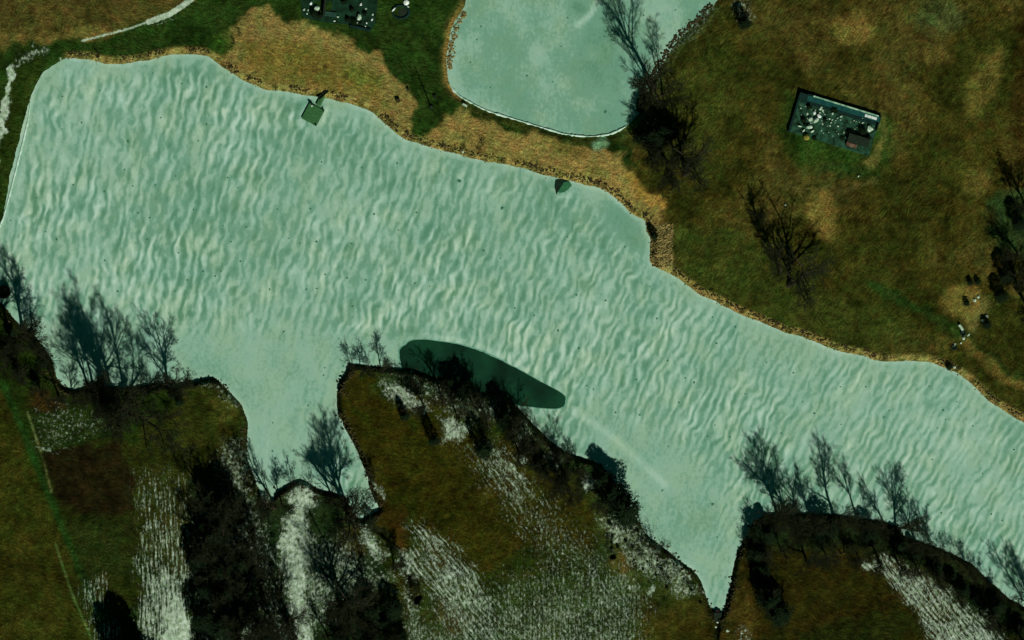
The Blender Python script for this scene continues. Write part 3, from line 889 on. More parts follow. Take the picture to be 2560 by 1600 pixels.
# (x, y, shadow length, width scale, variant, label)
# (x, y, shadow tip x, shadow tip y, width scale, variant, label)
BARE = [
    (62, 836, 34, 618, 1.15, 1, "tall leafless tree on the left bank whose shadow passes right of the dark round riser"),
    (22, 842, -5, 640, 1.1, 0, "leafless tree at the left edge just below the dark round riser"),
    (96, 880, 88, 700, .9, 5, "leafless tree on the left bank with short side branches above the ice cove"),
    (218, 958, 148, 748, .95, 2, "leafless tree right of the rounded ice cove with a thin tilted shadow"),
    (240, 985, 200, 758, .9, 6, "second leafless tree right of the rounded ice cove, slimmer than its neighbours"),
    (265, 985, 226, 745, 1.0, 3, "leafless tree in the middle of the dense left clump beside the slim one"),
    (305, 1040, 268, 738, 1.2, 4, "tallest leafless tree of the left clump with twin stems and long black trunk shadow"),
    (316, 985, 280, 752, .85, 6, "slim leafless tree at the right side of the dense left clump"),
    (254, 990, 205, 762, 1.1, 5, "leafless tree behind the left clump, leaning over the middle of it"),
    (290, 1012, 240, 765, 1.2, 0, "leafless tree left of the tallest one in the left clump"),
    (1978, 1300, 1900, 1150, 1.3, 5, "broad leafless tree in the left part of the right headland's tree row"),
    (2030, 1302, 1990, 1175, 1.0, 1, "short leafless tree between two taller ones on the right headland"),
    (2215, 1318, 2160, 1200, 1.1, 0, "leafless tree just left of the bend of the right headland shore"),
    (414, 958, 372, 758, 1.15, 1, "leafless tree standing alone right of the left clump with fan shaped shadow"),
    (1634, 216, 1518, -45, 1.15, 6, "tall leafless tree at the right tip of the upper pond with long shadow across ice"),
    (1650, 240, 1590, 60, 1.1, 4, "second leafless tree at the pond tip, close right of the tall one"),
    (1632, 245, 1565, 165, 1.9, 5, "low spreading leafless tree at the pond corner below the tall one"),
    (1712, 436, 1625, 235, 1.55, 5, "big dense leafless tree on the grass right of the pond corner with thick trunk shadow"),
    (1670, 405, 1600, 250, 1.5, 3, "leafless tree beside the big dense one right of the pond corner"),
    (1625, 385, 1562, 252, 1.5, 0, "leafless tree on the tan bank just below the pond corner"),
    (1690, 400, 1655, 240, 1.3, 1, "leafless tree close behind the big dense one right of the pond corner"),
    (1972, 712, 1905, 512, 1.7, 5, "wide dense leafless tree alone in the middle of the right meadow"),
    (1950, 680, 1885, 545, 1.7, 3, "shorter leafless tree right behind the wide one in the meadow"),
    (1888, 535, 1858, 445, 1.3, 2, "small leafless tree in the right meadow above left of the wide one"),
    (2562, 515, 2510, 370, 1.0, 0, "leafless tree at the right edge beside two dark slanting shadows"),
    (2535, 500, 2495, 410, .8, 6, "thin leafless tree at the right edge left of its neighbour"),
    (2545, 640, 2500, 520, 1.3, 3, "leafless tree at the right edge in the dark green thicket"),
    (2575, 780, 2510, 620, 1.3, 1, "leafless tree at the right edge beside the tan clearing"),
    (2540, 720, 2480, 590, 1.4, 5, "broad leafless tree on the right side of the tan clearing"),
    (1946, 1292, 1874, 1103, 1.15, 0, "leftmost tall leafless tree on the dark right headland"),
    (1968, 1294, 1925, 1130, 1.1, 3, "leafless tree close right of the leftmost tall one on the right headland"),
    (1998, 1296, 1955, 1150, 1.2, 5, "broad leafless tree third from left on the dark right headland"),
    (2088, 1300, 2010, 1096, 1.0, 2, "tall narrow leafless tree at the middle of the right headland shore"),
    (2146, 1308, 2090, 1132, .85, 6, "slender leafless tree right of the tall narrow one on the right headland"),
    (2240, 1318, 2178, 1138, 1.05, 3, "leafless tree on the right headland where the shore bends downward"),
    (2288, 1352, 2232, 1195, .95, 0, "leafless tree on the sloping shore below the bend of the right headland"),
    (2335, 1388, 2290, 1260, 1.0, 1, "short leafless tree on the sloping shore of the right headland"),
    (2566, 1504, 2492, 1340, 1.0, 4, "leafless tree at the right edge near the bottom with shadow on ice"),
    (2575, 1512, 2538, 1350, .9, 2, "slim leafless tree at the right edge near the bottom beside a taller one"),
    (873, 1290, 782, 1030, 1.25, 1, "large leafless tree at the mouth of the narrow middle inlet"),
    (868, 1280, 838, 1075, 1.0, 3, "leafless tree close behind the large one at the middle inlet"),
    (840, 1262, 750, 1130, 1.2, 5, "leafless tree left of the large one at the middle inlet with low side branches"),
    (690, 1270, 602, 1120, 1.2, 0, "leafless tree at the lower end of the narrow bay with a forked shadow"),
    (704, 1262, 672, 1140, .9, 2, "slim leafless tree just right of the forked one at the narrow bay"),
    (848, 1530, 762, 1320, 1.5, 5, "spreading leafless tree at the bottom centre with its shadow over snow"),
    (868, 1500, 815, 1310, 1.3, 3, "second leafless tree at the bottom centre beside the spreading one"),
]
for i, (x, y, tx, ty, wsc, v, lb) in enumerate(BARE):
    H_ = (y - ty) / (.927 * 13.76)
    off = (tx - x) + .375 * 13.76 * H_
    put_tree('bare', 'bare_tree', x, y, H_, wsc, v, lb, "leafless trees around the reservoir", 'tree', math.asin(max(-.3, min(.3, off / 10 / H_))))
BARE2 = [
    (915, 1470, 110, 1.3, 1, "small leafless tree right of the snowy hollow at the bottom centre"),
    (985, 1420, 100, 1.3, 3, "small leafless tree by the snow beside the dark gully"),
    (905, 925, 70, 1.5, 5, "small leafless tree at the top left corner of the middle peninsula"),
    (955, 930, 80, 1.5, 3, "small leafless tree just left of the dark open water"),
    (1110, 1010, 130, 1.3, 5, "leafless tree on the peninsula below the dark open water"),
    (1180, 1010, 120, 1.3, 1, "leafless tree on the peninsula where the dark open water meets the bank"),
    (1275, 1065, 120, 1.2, 0, "leafless tree on the peninsula near the right tip of the open water"),
    (1345, 1125, 110, 1.4, 5, "spreading leafless tree on the peninsula shore halfway down its right side"),
    (1405, 1170, 105, 1.3, 4, "twin stemmed leafless tree on the peninsula shore left of the snow patch"),
    (1450, 1190, 90, 1.2, 1, "leafless tree beside the white snow patch on the peninsula shore"),
]
for i, (x, y, L, wsc, v, lb) in enumerate(BARE2):
    put_tree('bare', 'bare_tree', x, y, L / K, wsc, v, lb, "leafless trees around the reservoir")

EV = [
    (1560, 1275, 120, 1.7, 1, "big round dark evergreen at the shore left of the narrow inlet mouth"),
    (1535, 1235, 95, 1.7, 3, "round dark evergreen touching the upper left of the biggest shore evergreen"),
    (1210, 1122, 95, 1.3, 1, "black columnar evergreen between two bright snow patches on the peninsula"),
    (1262, 1050, 80, 1.6, 3, "dark evergreen on the peninsula right of the grey snow speckle"),
    (1012, 1040, 55, 1.2, 0, "small dark evergreen left of the snow patch on the peninsula"),
    (1085, 1100, 90, .9, 2, "narrow dark evergreen at the lower end of the upper snow patch"),
    (1160, 975, 75, 1.9, 3, "wide black evergreen on the bank over the dark open water"),
    (1125, 955, 60, 1.6, 1, "dark evergreen on the bank left of the wide black one"),
    (1355, 1165, 60, 1.3, 1, "dark evergreen among bluish shadows on the peninsula shore"),
    (1510, 1195, 70, 1.6, 1, "dark evergreen at the top of the shore clump by the snow patch"),
    (665, 1275, 45, 1.8, 1, "low dark evergreen at the lower tip of the narrow bay"),
    (925, 1300, 40, 1.6, 3, "low dark evergreen at the lower end of the middle inlet"),
    (1860, 60, 55, 1.5, 1, "dark evergreen at the top edge right of the upper pond"),
    (1640, 345, 110, 1.6, 3, "dense dark evergreen beneath the big leafless tree by the pond corner"),
    (1675, 330, 80, 1.4, 1, "dark evergreen right of the pond corner among the leafless trees"),
    (1600, 345, 50, 1.8, 1, "low dark evergreen on the bank at the pond's lower right corner"),
    (1635, 590, 35, 1.5, 1, "small dark evergreen overhanging the ice at the rocky notch"),
    (2515, 690, 75, 1.5, 1, "dark evergreen right of the tan clearing at the right edge"),
    (2500, 740, 60, 1.5, 3, "lower dark evergreen right of the tan clearing"),
    (2545, 560, 70, 1.4, 3, "dark evergreen in the green thicket at the right edge"),
]
for x, y, L, wsc, v, lb in EV:
    put_tree('ever', 'evergreen_tree', x, y, L / K, wsc, v, lb, "dark evergreens by the shores")

ORD = ["leftmost", "second", "third", "fourth", "fifth", "sixth", "seventh", "eighth", "ninth", "tenth", "eleventh", "twelfth", "thirteenth", "fourteenth", "fifteenth", "sixteenth",
       "seventeenth", "eighteenth", "nineteenth", "twentieth", "twenty first", "twenty second", "twenty third", "twenty fourth", "twenty fifth", "twenty sixth", "twenty seventh",
       "twenty eighth", "twenty ninth", "thirtieth"]


def row(kind, name, pts, hlo, hhi, wlo, whi, what, where, group, cat='tree', n1='trunk', jit=6):
    """things of one kind named in their order from the left"""
    pts = sorted((x + random.uniform(-jit, jit), y + random.uniform(-jit, jit)) for x, y in pts)
    for i, (x, y) in enumerate(pts):
        put_tree(kind, name, x, y, random.uniform(hlo, hhi), random.uniform(wlo, whi), random.randrange(12), f"{what} {where}, {ORD[i]}{'' if i == 0 else ' from the left'}", group, cat, None, n1)


row('ever', 'evergreen_tree', [(520, 1240), (575, 1245), (505, 1310), (550, 1330), (505, 1400), (520, 1470), (570, 1480), (510, 1550), (560, 1570), (625, 1540), (600, 1620), (530, 1630), (660, 1600), (600, 1300), (610, 1400), (560, 1420), (640, 1480), (590, 1560), (550, 1275)],
    3.5, 8, 1.3, 2.0, "dark evergreen", "in the black wood at the bottom left", "evergreens in the black wood at the bottom left")
row('bare', 'bare_tree', [(530, 1260), (600, 1290), (640, 1330), (650, 1400), (690, 1460), (720, 1540), (740, 1600), (640, 1500), (560, 1300), (610, 1380), (580, 1450), (540, 1520), (600, 1600), (650, 1560), (540, 1400), (590, 1560), (700, 1600), (560, 1350), (520, 1450), (760, 1660), (680, 1680)],
    9, 15, 1.0, 1.3, "leafless tree", "in the black wood at the bottom left", "leafless trees in the black wood at the bottom left")
row('ever', 'evergreen_tree', [(930, 1530), (965, 1560), (900, 1580), (850, 1600), (940, 1600), (985, 1520), (880, 1545), (1000, 1590)], 4.5, 7, 1.4, 2.0, "dark evergreen", "in the small wood at the bottom centre",
    "evergreens in the small wood at the bottom centre")
row('bare', 'bare_tree', [(920, 1560), (960, 1590), (880, 1620), (820, 1600), (990, 1640)], 8, 13, 1.0, 1.3, "leafless tree", "in the small wood at the bottom centre", "leafless trees in the small wood at the bottom centre")
row('ever', 'evergreen_tree', [(30, 880), (75, 870), (50, 930), (110, 910), (20, 830), (95, 960), (250, 1003), (285, 1005), (320, 1005), (268, 1028), (455, 1010), (435, 985)], 2.2, 4.2, 1.6, 2.6,
    "low dark evergreen", "under the leafless trees on the left bank", "low evergreens on the left bank")
row('ever', 'evergreen_tree', [(1900, 1335), (1925, 1325), (1990, 1330), (2062, 1330), (2170, 1345), (2240, 1360), (2290, 1385), (2345, 1415), (2370, 1440), (2415, 1470), (2440, 1490),
    (2495, 1525), (2560, 1570), (1885, 1390), (1900, 1430), (1912, 1490), (1890, 1470)], 2.2, 4.6, 1.7, 3.0, "dark evergreen", "along the shore of the right headland", "evergreens lining the right headland", jit=10)
row('bare', 'bare_tree', [(1960, 1390), (2010, 1400), (2060, 1385), (2105, 1390), (2150, 1395), (2200, 1400), (2250, 1400), (2300, 1430), (2350, 1460), (2400, 1500), (2450, 1540), (2500, 1570), (2550, 1600),
    (1930, 1400), (1925, 1520)], 7, 11, 1.2, 1.6, "leafless tree", "in the belt behind the right headland's shore", "leafless trees in the belt on the right headland", jit=10)
row('bare', 'bare_tree', [(1070, 1010), (1140, 1050), (1230, 1060), (1300, 1120), (1330, 1160), (1350, 1150), (1375, 1190), (1400, 1200), (1430, 1230), (1315, 1110), (1500, 1260)], 6, 10, 1.2, 1.5, "leafless tree",
    "in the belt along the middle peninsula's right shore", "leafless trees in the belt on the middle peninsula", jit=10)
row('bare', 'bare_tree', [(60, 960), (110, 985), (150, 990), (25, 900), (190, 1000), (280, 1010), (340, 1000)], 5, 9, 1.2, 1.5, "leafless tree", "in the belt behind the left bank", "leafless trees in the belt behind the left bank", jit=8)
row('ever', 'evergreen_tree', [(325, 1645), (350, 1660), (300, 1650), (370, 1690)], 11, 15, 1.2, 1.5, "tall dark evergreen", "below the snow strip at the bottom left", "tall evergreens below the snow strip", jit=5)
row('ever', 'bush', [(1575, 1310), (1600, 1335), (1590, 1365), (1625, 1370), (1650, 1400), (1615, 1400), (1680, 1420), (1640, 1430), (1700, 1450), (1660, 1465), (1720, 1480), (1560, 1345), (1545, 1375),
    (1690, 1405), (1730, 1440), (1605, 1430), (1580, 1395), (1745, 1500), (1520, 1300)], .5, 1.0, 1.3, 2.4, "small dark bush", "on the speckled bank left of the culvert inlet", "dark bushes on the speckled snowy bank", 'bush', jit=10)
row('shrub', 'shrub', [(1585, 1325), (1560, 1330), (1610, 1350), (1575, 1360), (1640, 1385), (1600, 1385), (1665, 1410), (1625, 1415), (1690, 1430), (1650, 1445), (1715, 1460), (1590, 1420), (1540, 1310),
    (1530, 1340), (1735, 1475), (1680, 1460)], 1.4, 2.6, 1.2, 1.8, "bare shrub", "on the speckled bank left of the culvert inlet", "leafless shrubs on the speckled snowy bank", 'shrub', 'stems', 8)
row('shrub', 'shrub', [(1000, 945), (1040, 955), (1080, 965), (1120, 985), (1165, 1000), (1200, 1005), (1240, 1020), (1265, 1035), (1295, 1070), (1320, 1100), (1350, 1130), (1390, 1160), (1420, 1190), (1455, 1200),
    (1490, 1230), (1330, 1140), (1370, 1185), (1225, 1050), (1140, 1010), (1060, 985)], 1.6, 3.4, 1.3, 1.9, "bare shrub", "in the thicket behind the middle peninsula's right shore", "leafless shrubs in the peninsula thicket", 'shrub', 'stems', 10)
row('ever', 'evergreen_tree', [(1948, 1535), (1925, 1500)], 7.5, 9, 1.3, 1.6, "dark evergreen", "inland behind the left corner of the right headland", "evergreens inland on the right headland", jit=4)
brush = dict([("along the top shore of the middle peninsula", [(885, 925), (925, 925), (975, 928)]),
    ("along the right shore of the middle peninsula", [(1290, 1030), (1315, 1050), (1340, 1080), (1365, 1105), (1395, 1128), (1425, 1142), (1350, 1095), (1305, 1045)]),
    ("along the shore of the right headland", [(2045, 1296), (2180, 1306), (2310, 1368), (2340, 1380), (2360, 1388), (2385, 1398), (2410, 1412), (2440, 1440), (2465, 1460), (2500, 1492), (2425, 1425), (1890, 1320), (1868, 1350),
        (2130, 1300), (2265, 1350), (1960, 1294)]),
    ("on the lower shore left of the culvert inlet", [(1640, 1375), (1672, 1390)]), ("on the rounded tip between the two small bays", [(730, 1222), (790, 1232)]),
    ("on the right side of the middle inlet", [(930, 1180), (935, 1250)]), ("on the left side of the narrow bay", [(600, 1120), (595, 1160), (560, 1180), (540, 1150), (610, 1200), (575, 1210)]),
    ("on the left bank right of the tree clump", [(480, 965), (375, 972)])])
for wh, pts in brush.items():
    row('shrub', 'shrub', pts, 2.2, 5.0, 1.0, 1.5, "bare shrub", wh, "leafless shrubs on the shaded shores", 'shrub', 'stems')

# ------------------------------------------------------------------ stones
def rock_mesh(seed, sub=2):
    import bmesh
    r = random.Random(seed)
    bm = bmesh.new(); bmesh.ops.create_icosphere(bm, subdivisions=sub, radius=1)
    ph = [(Vector((r.uniform(-1, 1), r.uniform(-1, 1), r.uniform(-1, 1))).normalized(), r.uniform(.55, .95)) for _ in range(9)]
    for v in bm.verts:
        n = v.co.normalized(); k = 1.0
        for d, c in ph:
            dt = n.dot(d)
            if dt > c * .8: k = min(k, c * .8 / dt + .08)
        v.co = n * k * r.uniform(.96, 1.04); v.co.z *= .6
    me = bpy.data.meshes.new("stone"); bm.to_mesh(me); bm.free()
    return me


m_pale = noise_mat("pale_stone", A(120, 150, 118), A(190, 210, 185), 1.5, .9)
m_white = noise_mat("white_stone", A(190, 215, 195), A(235, 245, 232), 1.5, .8)
m_brown = noise_mat("brown_stone", A(60, 56, 26), A(140, 126, 74), 1.2, .9)
ROCK = [rock_mesh(i) for i in range(5)]
ROCKP = []; ROCKW = []
for m_ in ROCK:
    a = m_.copy(); a.materials.append(m_pale); ROCKP.append(a)
    a = m_.copy(); a.materials.append(m_white); ROCKW.append(a)


def stone(px, py, r, label, white=False, group=None, sy=1.0, rz=None, zz=None):
    x, y = W(px, py)
    o = obj("boulder", random.choice(ROCKW if white else ROCKP), None, (x, y, (hgt(px, py) if zz is None else zz) + r * .03))
    o.scale = (r / 10, r / 10 * sy, r / 10 * .9); o.rotation_euler = (0, 0, rz if rz is not None else random.random() * 6)
    return tag(o, label, 'boulder', group)


# shore stones and tufts: nobody could count them
def scatter(name, pts, mat, smin, smax, label, cat):
    tm = ROCK[0]
    base = np.array([v.co[:] for v in rock_mesh(9, 1).vertices]); fr = np.array([p.vertices[:] for p in bpy.data.meshes[-1].polygons]) if False else None
    rm = rock_mesh(9, 1); base = np.array([v.co[:] for v in rm.vertices]); fr = np.array([list(p.vertices) for p in rm.polygons])
    n = len(pts); r = np.random.RandomState(4)
    s = r.uniform(smin, smax, n); a = r.rand(n) * 6.28; e = r.uniform(.6, 1.4, n)
    V = base[None] * np.stack([s * e, s / e, s * .8], -1)[:, None]
    ca, sa = np.cos(a)[:, None], np.sin(a)[:, None]
    X = V[..., 0] * ca - V[..., 1] * sa; Y = V[..., 0] * sa + V[..., 1] * ca
    P = np.array([[*W(px, py), max(hgt(px, py), 0)] for px, py in pts])
    V = np.stack([X + P[:, 0:1], Y + P[:, 1:2], V[..., 2] + P[:, 2:3]], -1).reshape(-1, 3)
    Q = (fr[None] + np.arange(n)[:, None, None] * len(base)).reshape(-1, 3)
    o = obj(name, mesh_np(name, V, [Q], mat))
    return tag(o, label, cat, None, 'stuff')


def along(poly, sel, off, jit, n, seed):
    r = np.random.RandomState(seed); P = poly[sel]; out = []
    cen = np.array([P[:, 0].mean(), P[:, 1].mean()])
    t_ = np.gradient(P, axis=0); L = np.hypot(t_[:, 0], t_[:, 1]) + 1e-6; nrm = np.stack([t_[:, 1], -t_[:, 0]], -1) / L[:, None]
    for _ in range(n):
        i = r.randint(0, len(P) - 1); o_ = off + r.normal(0, jit); fr_ = r.rand()
        if np.hypot(*(P[i + 1] - P[i])) > 60: continue
        # skip whole stretches to leave gaps
        if vnoise(np.array([P[i, 0] / 30.]), np.array([P[i, 1] / 30.]), 8)[0] < .33: continue
        q_ = P[i] * (1 - fr_) + P[i + 1] * fr_
        out.append((q_[0] + nrm[i, 0] * o_ + r.normal(0, 1.5), q_[1] + nrm[i, 1] * o_ + r.normal(0, 1.5)))
    return out


north = np.where((LAKEs[:, 1] < 1060) & (np.arange(len(LAKEs)) < 82 * 3) & (LAKEs[:, 0] > 165))[0]
m_tuft = noise_mat("dead_tufts", (.018, .02, .006), (.06, .05, .018), 1.2, .95)
scatter("reed_tufts", along(LAKEs, north, 14, 3.5, 1500, 1), m_tuft, .15, .42, "broken dark line of tufts and scarp shade above the sunny upper shore", "reeds")  # dark lumps for tufts, and for the shade of the undercut scarp
scatter("shore_stones", along(LAKEs, north, 7, 4, 1500, 2), m_brown, .10, .30, "brown stones and soil along the sunny upper shore of the reservoir", "stones")
r_ = np.random.RandomState(3)
scatter("riprap", [(r_.uniform(1628, 1682), r_.uniform(560, 668)) for _ in range(380)], m_brown, .15, .5, "bank of brown rubble at the notch in the upper shore", "rubble")
sth = np.where((np.arange(len(LAKEs)) > 92 * 3))[0]
scatter("bank_tufts", along(LAKEs, sth, 8, 6, 2600, 5), m_tuft, .15, .5, "dark tufts and roots on the shaded lower banks", "tufts")
pl = np.where((PONDs[:, 0] < 1160) & (PONDs[:, 1] < 215))[0]
scatter("pond_stones", along(PONDs, pl, 9, 4.5, 260, 6), m_brown, .15, .45, "brown stones lining the left edge of the upper pond", "stones")
pr = np.where((PONDs[:, 0] > 1598))[0]
scatter("pond_tufts", along(PONDs, pr, 5, 4, 700, 7), m_tuft, .15, .5, "dark tufts along the right edge of the upper pond", "tufts")

# ------------------------------------------------------------------ dark spots on the ice
dots = """156,241 204,306 155,323 320,353 496,352 402,294 516,217 454,209 382,183 250,226 516,310 311,424 439,440 183,462 261,478 332,465 388,462 569,444 594,469
26,551 91,495 345,532 374,544 484,524 114,579 142,598 368,598 446,632 578,604 558,564 616,567 601,653 552,678 538,690 507,678 468,700 437,728 294,728 262,651 905,419
804,405 993,408 1098,430 1041,531 935,535 693,523 776,522 750,608 791,604 879,609 721,596 1251,645 1209,626 996,575 813,686 868,695 1037,708 1074,716 766,723 674,723
792,721 914,700 881,765 1451,580 1562,617 1419,592 1624,716 1441,737 1287,770 1336,788 1642,796 1781,793 1514,751 709,829 812,919 858,915 809,938 682,1057 770,1014
688,1145 681,1128 1395,826 1447,870 1467,964 1484,973 1591,949 1599,1037 1539,1031 1669,901 1735,956 1713,945 1791,858 1838,817 1916,906 1863,985 1787,1063 1670,1116
1697,1006 1769,1091 1825,1092 1983,932 2006,1004 2036,1033 2165,967 2101,967 2223,1026 2210,1043 2103,1061 2323,965 2392,1004 2364,1049 2343,1070 2432,1065 2535,1124
2331,1149 2358,1025 1933,1108 2240,1168 2456,1184 1953,1083 2353,1282 2427,1332 2506,1301 2478,1285 1793,1343 1814,1443 1656,1226"""
pdots = "1689,25 1419,44 1402,116 1317,189 1382,205 1511,91 1609,38 1203,66 1192,99 1176,156 1226,218"
m_spot = noise_mat("wet_spot", A(34, 88, 66), A(62, 116, 90), 3, .7)
SPOT = []
for sd in range(6):
    r = random.Random(sd); n = 14
    V = [(0, 0, .018)]
    rad = [r.uniform(.7, 1.0) * (.75 if i % 2 else 1.1) for i in range(n)]
    for ring, (k, z) in enumerate(((.55, .015), (1.0, .006))):
        for i in range(n):
            a = 2 * math.pi * i / n; V.append((math.cos(a) * rad[i] * k, math.sin(a) * rad[i] * k, z))
    Fc = [(0, 1 + i, 1 + (i + 1) % n) for i in range(n)] + [(1 + i, 1 + n + i, 1 + n + (i + 1) % n, 1 + (i + 1) % n) for i in range(n)]
    me = bpy.data.meshes.new("ice_spot"); me.from_pydata(V, [], Fc); me.materials.append(m_spot); me.update(); SPOT.append(me)


def spot(px, py, s, label, group):
    x, y = W(px, py)
    o = obj("ice_spot", random.choice(SPOT), None, (x, y, 0.0)); o.scale = (s, s * random.uniform(.8, 1.3), 1); o.rotation_euler = (0, 0, random.random() * 6)
    return tag(o, label, 'ice spot', group)


for p in dots.split():
    a, b_ = map(float, p.split(',')); spot(a, b_, random.uniform(.22, .36), "tiny dark melted spot in the pale ice of the main reservoir", "dark spots in the reservoir ice")
for p in pdots.split():
    a, b_ = map(float, p.split(',')); spot(a, b_, random.uniform(.2, .32), "tiny dark melted spot in the ice of the upper pond", "dark spots in the pond ice")
spot(1148, 452, .55, "larger star shaped dark spot in the ice below the tan bank", None)
spot(1255, 520, .5, "larger dark spot in the ice right of the star shaped one", None)
spot(1781, 1260, .48, "larger dark spot in the smooth ice of the narrowing lower right inlet", None)
spot(1513, 279, .45, "long dark spot in the pond ice near its lower right corner", None)

# ------------------------------------------------------------------ floating dock
def box(bm_, cx, cy, z0, z1, sx, sy, rot=0.0):
    ca, sa = math.cos(rot), math.sin(rot); vs = []
    for z in (z0, z1):
        for dx, dy in ((-1, -1), (1, -1), (1, 1), (-1, 1)):
            x = dx * sx / 2; y = dy * sy / 2
            vs.append((cx + x * ca - y * sa, cy + x * sa + y * ca, z))
    n = len(bm_['v']); bm_['v'] += vs
    for f in ((3, 2, 1, 0), (4, 5, 6, 7), (0, 1, 5, 4), (1, 2, 6, 5), (2, 3, 7, 6), (3, 0, 4, 7)): bm_['f'].append([n + i for i in f])


def MB(): return {'v': [], 'f': []}


def build(mb, name, mat, parent=None, bevel=0.0):
    me = bpy.data.meshes.new(name); me.from_pydata(mb['v'], [], mb['f']); me.materials.append(mat); me.update()
    o = obj(name, me, parent)
    if bevel:
        md = o.modifiers.new("bevel", 'BEVEL'); md.width = bevel; md.segments = 2
    return o


m_deck = noise_mat("weathered_planks", A(40, 86, 46), A(62, 108, 62), 1.2, .9, .1, 5, 0, (1, 8, 1))
m_dark = noise_mat("dark_timber", (.01, .018, .010), (.02, .035, .018), 3)
x, y = W(782.5, 286.5); rot = math.radians(-28)
dk = empty("floating_dock", (x, y, 0), rot); tag(dk, "square grey green floating dock frozen in the ice near the upper shore", "dock")
mb = MB()
for i in range(11): box(mb, 0, -2.0 + i * .4, .34, .40, 4.2, .375)
build(mb, "deck", m_deck, dk)
mb = MB(); box(mb, 0, 0, -.1, .336, 4.1, 4.3); build(mb, "float", m_dark, dk)
mb = MB(); box(mb, -1.75, 2.18, 0, .8, 1.0, .25); build(mb, "bench", m_dark, dk, .02)
for sx_, sy_ in ((1.95, -2.05), (1.95, 2.05)):
    mb = MB(); box(mb, sx_, sy_, 0, .9, .28, .28); build(mb, "post", m_dark, dk, .03)
mb = MB(); box(mb, -1.2, 1.75, .404, .55, .45, .35, .3); build(mb, "hatch", m_pale, dk, .03)
mb = MB()
for i in range(10): box(mb, .1, 2.5 + i * .28, .42, .47, 1.15, .25)
gp = build(mb, "gangway", m_deck, dk)
mb = MB(); box(mb, -.4, 5.5, .3, .9, .10, 3.0, -.35); box(mb, .2, 5.6, .3, .9, .10, 3.0, -.35); build(mb, "handrail", m_dark, dk)
mb = MB(); box(mb, 0.0, 5.6, .55, .62, .6, 3.2, -.35); build(mb, "ramp", m_dark, dk)

# ------------------------------------------------------------------ melt hole by the shore
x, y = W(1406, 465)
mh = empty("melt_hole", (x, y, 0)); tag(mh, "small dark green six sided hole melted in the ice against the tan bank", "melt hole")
flat_poly("green_water", [(1409, 455), (1422, 451), (1430, 463), (1420, 474), (1410, 481), (1397, 482), (1392, 470)], .012, m_water2, mh, 0, 0, (x, y))
flat_poly("shaded_water", [(1388, 449), (1399, 446), (1402, 442), (1412, 447), (1423, 453), (1410, 456), (1402, 468), (1395, 480), (1391, 487), (1388, 475), (1386, 466)], .02, m_shaded, mh, 0, 0, (x, y))  # shadow lying over the hole, put in as a darker sheet

# ------------------------------------------------------------------ standpipe in the ice at the left edge
def cyl(mb, cx, cy, z0, z1, r0, r1, n=20, cap=True):
    s = len(mb['v'])
    for z, r in ((z0, r0), (z1, r1)):
        for i in range(n):
            a = 2 * math.pi * i / n; mb['v'].append((cx + math.cos(a) * r, cy + math.sin(a) * r, z))
    for i in range(n): mb['f'].append([s + i, s + (i + 1) % n, s + n + (i + 1) % n, s + n + i])
    if cap: mb['f'].append([s + n + i for i in range(n)])


m_rust = noise_mat("rusty_metal", (.012, .006, .005), (.05, .022, .018), 2.2)
x, y = W(10, 730)
rs = empty("overflow_riser", (x, y, 0)); tag(rs, "dark round overflow riser standing in the ice at the left edge", "riser")
mb = MB(); cyl(mb, 0, 0, -.5, 1.1, 1.75, 1.7, 28, False); cyl(mb, 0, 0, 1.1, 1.1001, 1.7, 1.45, 28, False); cyl(mb, 0, 0, 1.1, .2, 1.45, 1.45, 28, True); build(mb, "pipe", m_dark, rs)
mb = MB()
for i in range(-3, 4): box(mb, i * .42, 0, 1.12, 1.18, .06, 2 * math.sqrt(max(1.6 ** 2 - (i * .42) ** 2, .1)))
build(mb, "grate", m_rust, rs)
mb = MB(); box(mb, .1, .1, 1.19, 1.5, .7, .5, .5); build(mb, "valve_box", m_rust, rs, .03)

# inlet headwall at the foot of the lower right inlet
x, y = W(1794, 1543)
hw = empty("culvert", (x, y, 0)); tag(hw, "black square culvert mouth at the tip of the lower right inlet", "culvert")
mb = MB(); box(mb, 0, 0, -.2, .9, 2.0, 2.4); build(mb, "headwall", m_dark, hw, .05)
mb = MB(); cyl(mb, 0, 1.22, .0, .7, .6, .6, 16); build(mb, "pipe", m_rust, hw)
stone(1793, 1555, 4, "grey stone just below the black culvert mouth"); stone(1789, 1567, 3.5, "lower grey stone below the black culvert mouth")
stone(1818, 1577, 4.5, "pale stone right of the little gully below the black culvert")

# ------------------------------------------------------------------ pole with its long shadow
x, y = W(1078, 268); H = 108 / K
pl_ = empty("flagpole", (x, y, hgt(1078, 268))); tag(pl_, "thin dark pole on the green lawn left of the upper pond", "pole")
mb = MB(); cyl(mb, 0, 0, 0, H, .16, .09, 10); build(mb, "shaft", m_dark, pl_)
mb = MB(); cyl(mb, 0, 0, -.1, .35, .55, .4, 12); build(mb, "base", m_dark, pl_)
mb = MB(); cyl(mb, 0, 0, H, H + .2, .14, .05, 10); build(mb, "finial", m_dark, pl_)

# small things on the lawn
def small_box(name, px, py, sx, sy, h, rot, mat, label, cat):
    x, y = W(px, py); e = empty(name, (x, y, hgt(px, py)), rot); tag(e, label, cat)
    mb = MB(); box(mb, 0, 0, h * .75, h, sx, sy); build(mb, "top", mat, e, .02)
    for a in (-1, 1):
        mb = MB(); box(mb, a * sx * .38, 0, -.1, h * .745, .1, sy * .8); build(mb, "leg", m_dark, e)


